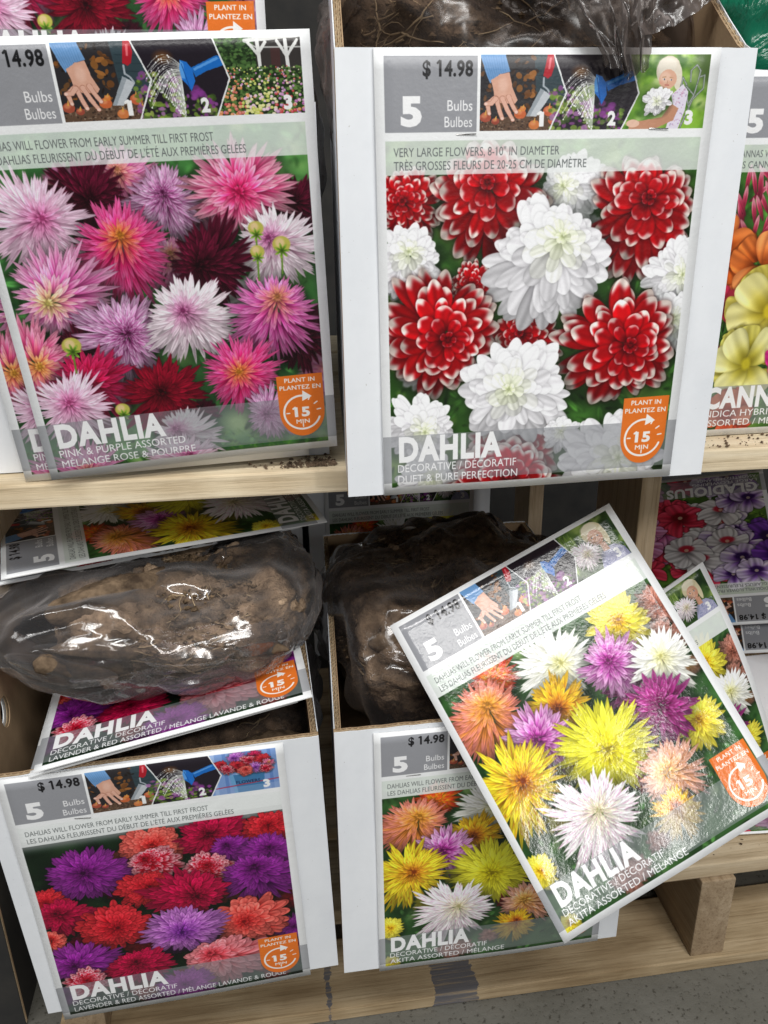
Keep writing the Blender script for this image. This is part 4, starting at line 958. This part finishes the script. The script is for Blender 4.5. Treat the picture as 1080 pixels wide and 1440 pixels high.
# flat cards under and over the clear bag
lf = C((-.217, .883, -.471), (.005, .898, -.435), (.022, .605, -.413), (-.200, .589, -.4485))
card(lf, 'lav', 'lavender and red dahlia card lying under the clear bag, edge over the rim', bendv=.004, group='loose dahlia cards', rough=.3)
card(nudge(C((-.225, .885, -.474), (-.002, .900, -.444), (.010, .614, -.420), (-.207, .597, -.4560)), 0, .0, -.003), 'lav', 'dahlia card just beneath the lavender and red one, only its white edge showing', group='loose dahlia cards')
tp = C((-.2331, .7058, -.3300), (-.2860, .9250, -.3360), (.0000, .9960, -.3360), (.0518, .7777, -.3300))
card(tp, 'akita', 'yellow and orange dahlia card lying sideways on top of the clear bag', bend=.004, group='loose dahlia cards', curl=lambda u, v: -.010 * max(0, .25 - u) - .012 * max(0, .3 - v) ** 1.5)
card(nudge(C((-.2331, .7150, -.3420), (-.2860, .9250, -.3420), (-.010, .9960, -.3420), (.0380, .7990, -.3430)), -.012, .003, -.004), 'duet', 'second sideways card with only a dark corner showing below the yellow one', group='loose dahlia cards')
g1 = C((.725, 1.130, -.447), (.523, 1.215, -.493), (.446, .982, -.612), (.649, .893, -.565))
# printed upside down as seen: the card's top edge is the near edge
gl = [g1[3], g1[2], g1[1], g1[0]]
card(gl, 'gladiolus', 'purple, white and red gladiolus card lying upside down in the right bay', group='upside down gladiolus cards')
card(nudge(gl, .004, -.022, -.030), 'gladiolus', 'lower gladiolus card peeping out under the first one in the right bay', group='upside down gladiolus cards')
card(C((.420, .900, -.7385), (.640, .880, -.7385), (.610, .7180, -.7395), (.395, .735, -.7395)), 'gladiolus', 'card lying flat on the lower deck at right with its white edge showing', group='upside down gladiolus cards')

# ================================================================ BAGS
make_bag(P(-.088, .757, -.3955), (.110, .116, .044), 'big clear bag of earthy tubers on the lower left box between the cards', rotz=.06, seed=11, peat='peat_light',
         tubers=((-.040, -.048, .031, .155, .024, .36, .05), (-.048, -.092, .008, .150, .021, .22, .0), (.045, -.088, .002, .10, .013, -.5, .1), (.055, -.02, .026, .09, .016, 1.2, 0), (.0, .02, .034, .14, .017, .2, 0)),
         pull=lambda p, d: p + Vector((-.060 * (-d.x) ** 2.5, -.006 * (-d.x) ** 2, .006 * (-d.x) ** 3)) if d.x < 0 else p + Vector((-.004 * d.x, .03 * d.x ** 7, .012 * d.x ** 7)), slack=1.07, wrinkle=.014, crumbs=3500, roots=190, pleats=24, lumpy=.85, fill=1.02, res=(260, 170))
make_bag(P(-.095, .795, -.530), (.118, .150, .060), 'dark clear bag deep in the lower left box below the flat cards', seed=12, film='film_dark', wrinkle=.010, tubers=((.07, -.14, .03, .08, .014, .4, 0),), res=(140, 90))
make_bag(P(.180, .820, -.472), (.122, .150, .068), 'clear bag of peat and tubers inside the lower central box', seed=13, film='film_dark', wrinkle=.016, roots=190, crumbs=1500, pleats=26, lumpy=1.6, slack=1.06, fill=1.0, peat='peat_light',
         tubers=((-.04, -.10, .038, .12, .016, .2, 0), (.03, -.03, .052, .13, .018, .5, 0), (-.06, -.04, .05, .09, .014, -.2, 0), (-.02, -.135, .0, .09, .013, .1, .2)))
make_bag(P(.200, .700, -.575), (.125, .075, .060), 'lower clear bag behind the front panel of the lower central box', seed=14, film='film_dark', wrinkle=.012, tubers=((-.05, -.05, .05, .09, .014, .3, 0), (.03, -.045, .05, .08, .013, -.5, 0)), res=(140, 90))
uc_bag = make_bag(P(.204, .785, .060), (.122, .130, .085), 'dark rooty peat bag filling the upper central box under crumpled film', seed=15, film='film_smoke', wrinkle=.010, roots=420, crumbs=1500, pleats=14)
# crumpled neck of that bag hanging over the front edge of the box
nv, nu = 46, 70; V = []; F = []
for j in range(nv + 1):
    v = j / nv
    for i in range(nu + 1):
        u = i / nu
        wdt = .120 * (1 - v) ** 1.3 + .024 + .010 * math.sin(v * 9)
        x = .188 + .052 * v + (u - .5) * wdt
        y = .690 - .098 * min(1, v * 1.35) - .003 * v
        z = .150 - .085 * v ** .8 - (.028 * max(0, v - .70) / .3)
        q = Vector((x, y, z)); k = (1 - abs(2 * u - 1)) ** .4
        ws = min(1, wdt / .07); w = ridge(Vector((u * 3.2, v * 1.6, 2)), 1.8, 4, 3) * .010 * ws + .005 * ws * math.sin(u * 26 + 6 * noise.noise(Vector((u * 4, v * 4, 0))))
        q += Vector((noise.noise(Vector((u * 6, v * 5, 9))) * .006, -abs(w) * .9, w * .6))
        if v > .8: q.z += .014 * abs(u - .55) * (v - .8) * 5
        V.append(P(*q) - uc_bag.location)
for j in range(nv):
    for i in range(nu): a = j * (nu + 1) + i; F.append((a, a + nu + 1, a + nu + 2, a + 1))
mesh_obj('film_neck', V, F, M['film_neck'], uc_bag, True)
V = []; F = []; n = 80                                    # the loose hem of the same bag, a rolled band rising to the right
for i in range(n + 1):
    u = i / n; a = Vector((.262 + .115 * u, .640 + .02 * u, .066 + .062 * u ** 1.4))
    for j in range(9):
        v = j / 8; q = a + Vector((0, .004 * math.sin(v * 3.1) - .010 * (1 - v), .024 * v + .003 * noise.noise(Vector((u * 9, v * 2, 5)))))
        q.y += .006 * ridge(Vector((u * 6, v * 1.5, 7)), 1.5, 2, 2) - .004; V.append(P(*q) - uc_bag.location)
for i in range(n):
    for j in range(8): a = i * 9 + j; F.append((a, a + 9, a + 10, a + 1))
mesh_obj('film_hem', V, F, M['film_neck'], uc_bag, True)
gb = blob_obj('bulb_bag', (0, 0, 0), (.085, .08, .095), M['green'], None, (100, 70), lambda p, d: p + d * (ridge(p, 9, 3, 3) * .014 - .008)); gb.location = P(.478, .800, .055)
tag(gb, 'shiny dark green bag in the box at the right edge, only a corner in view', 'bulb bag', 'bags of bulbs')
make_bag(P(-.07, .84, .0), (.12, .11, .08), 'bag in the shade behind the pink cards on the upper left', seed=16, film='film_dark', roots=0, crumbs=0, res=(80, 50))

# spilled peat on the shelf board beside the boxes
rng = random.Random(8); m = MB()
for k in range(420):
    q = rng.random()
    if q < .7: x, y, z = .054 - abs(rng.gauss(0, .022)), .672 + abs(rng.gauss(0, .010)), -.2382
    elif q < .85: x, y, z = .37 + rng.random() * .1, .655 + rng.random() * .03, -.2382
    else: x, y, z = rng.uniform(.40, .62), rng.uniform(.70, .78), -.7447
    if x > .054 and q < .7: continue
    r = .0004 + .0014 * rng.random() ** 2; p = P(x, y, z + r * .5)
    m.add([p + Vector((r * 1.4, 0, 0)), p - Vector((r, 0, 0)), p + Vector((0, r, 0)), p - Vector((0, r * 1.3, 0)), p + Vector((0, 0, r)), p - Vector((0, 0, r * .5))],
          [(0, 2, 4), (2, 1, 4), (1, 3, 4), (3, 0, 4), (2, 0, 5), (1, 2, 5), (3, 1, 5), (0, 3, 5)])
tag(m.build('spilled_peat', M['peat'], None), 'crumbs of dark peat scattered along the shelf boards', 'spilled peat', kind='stuff')
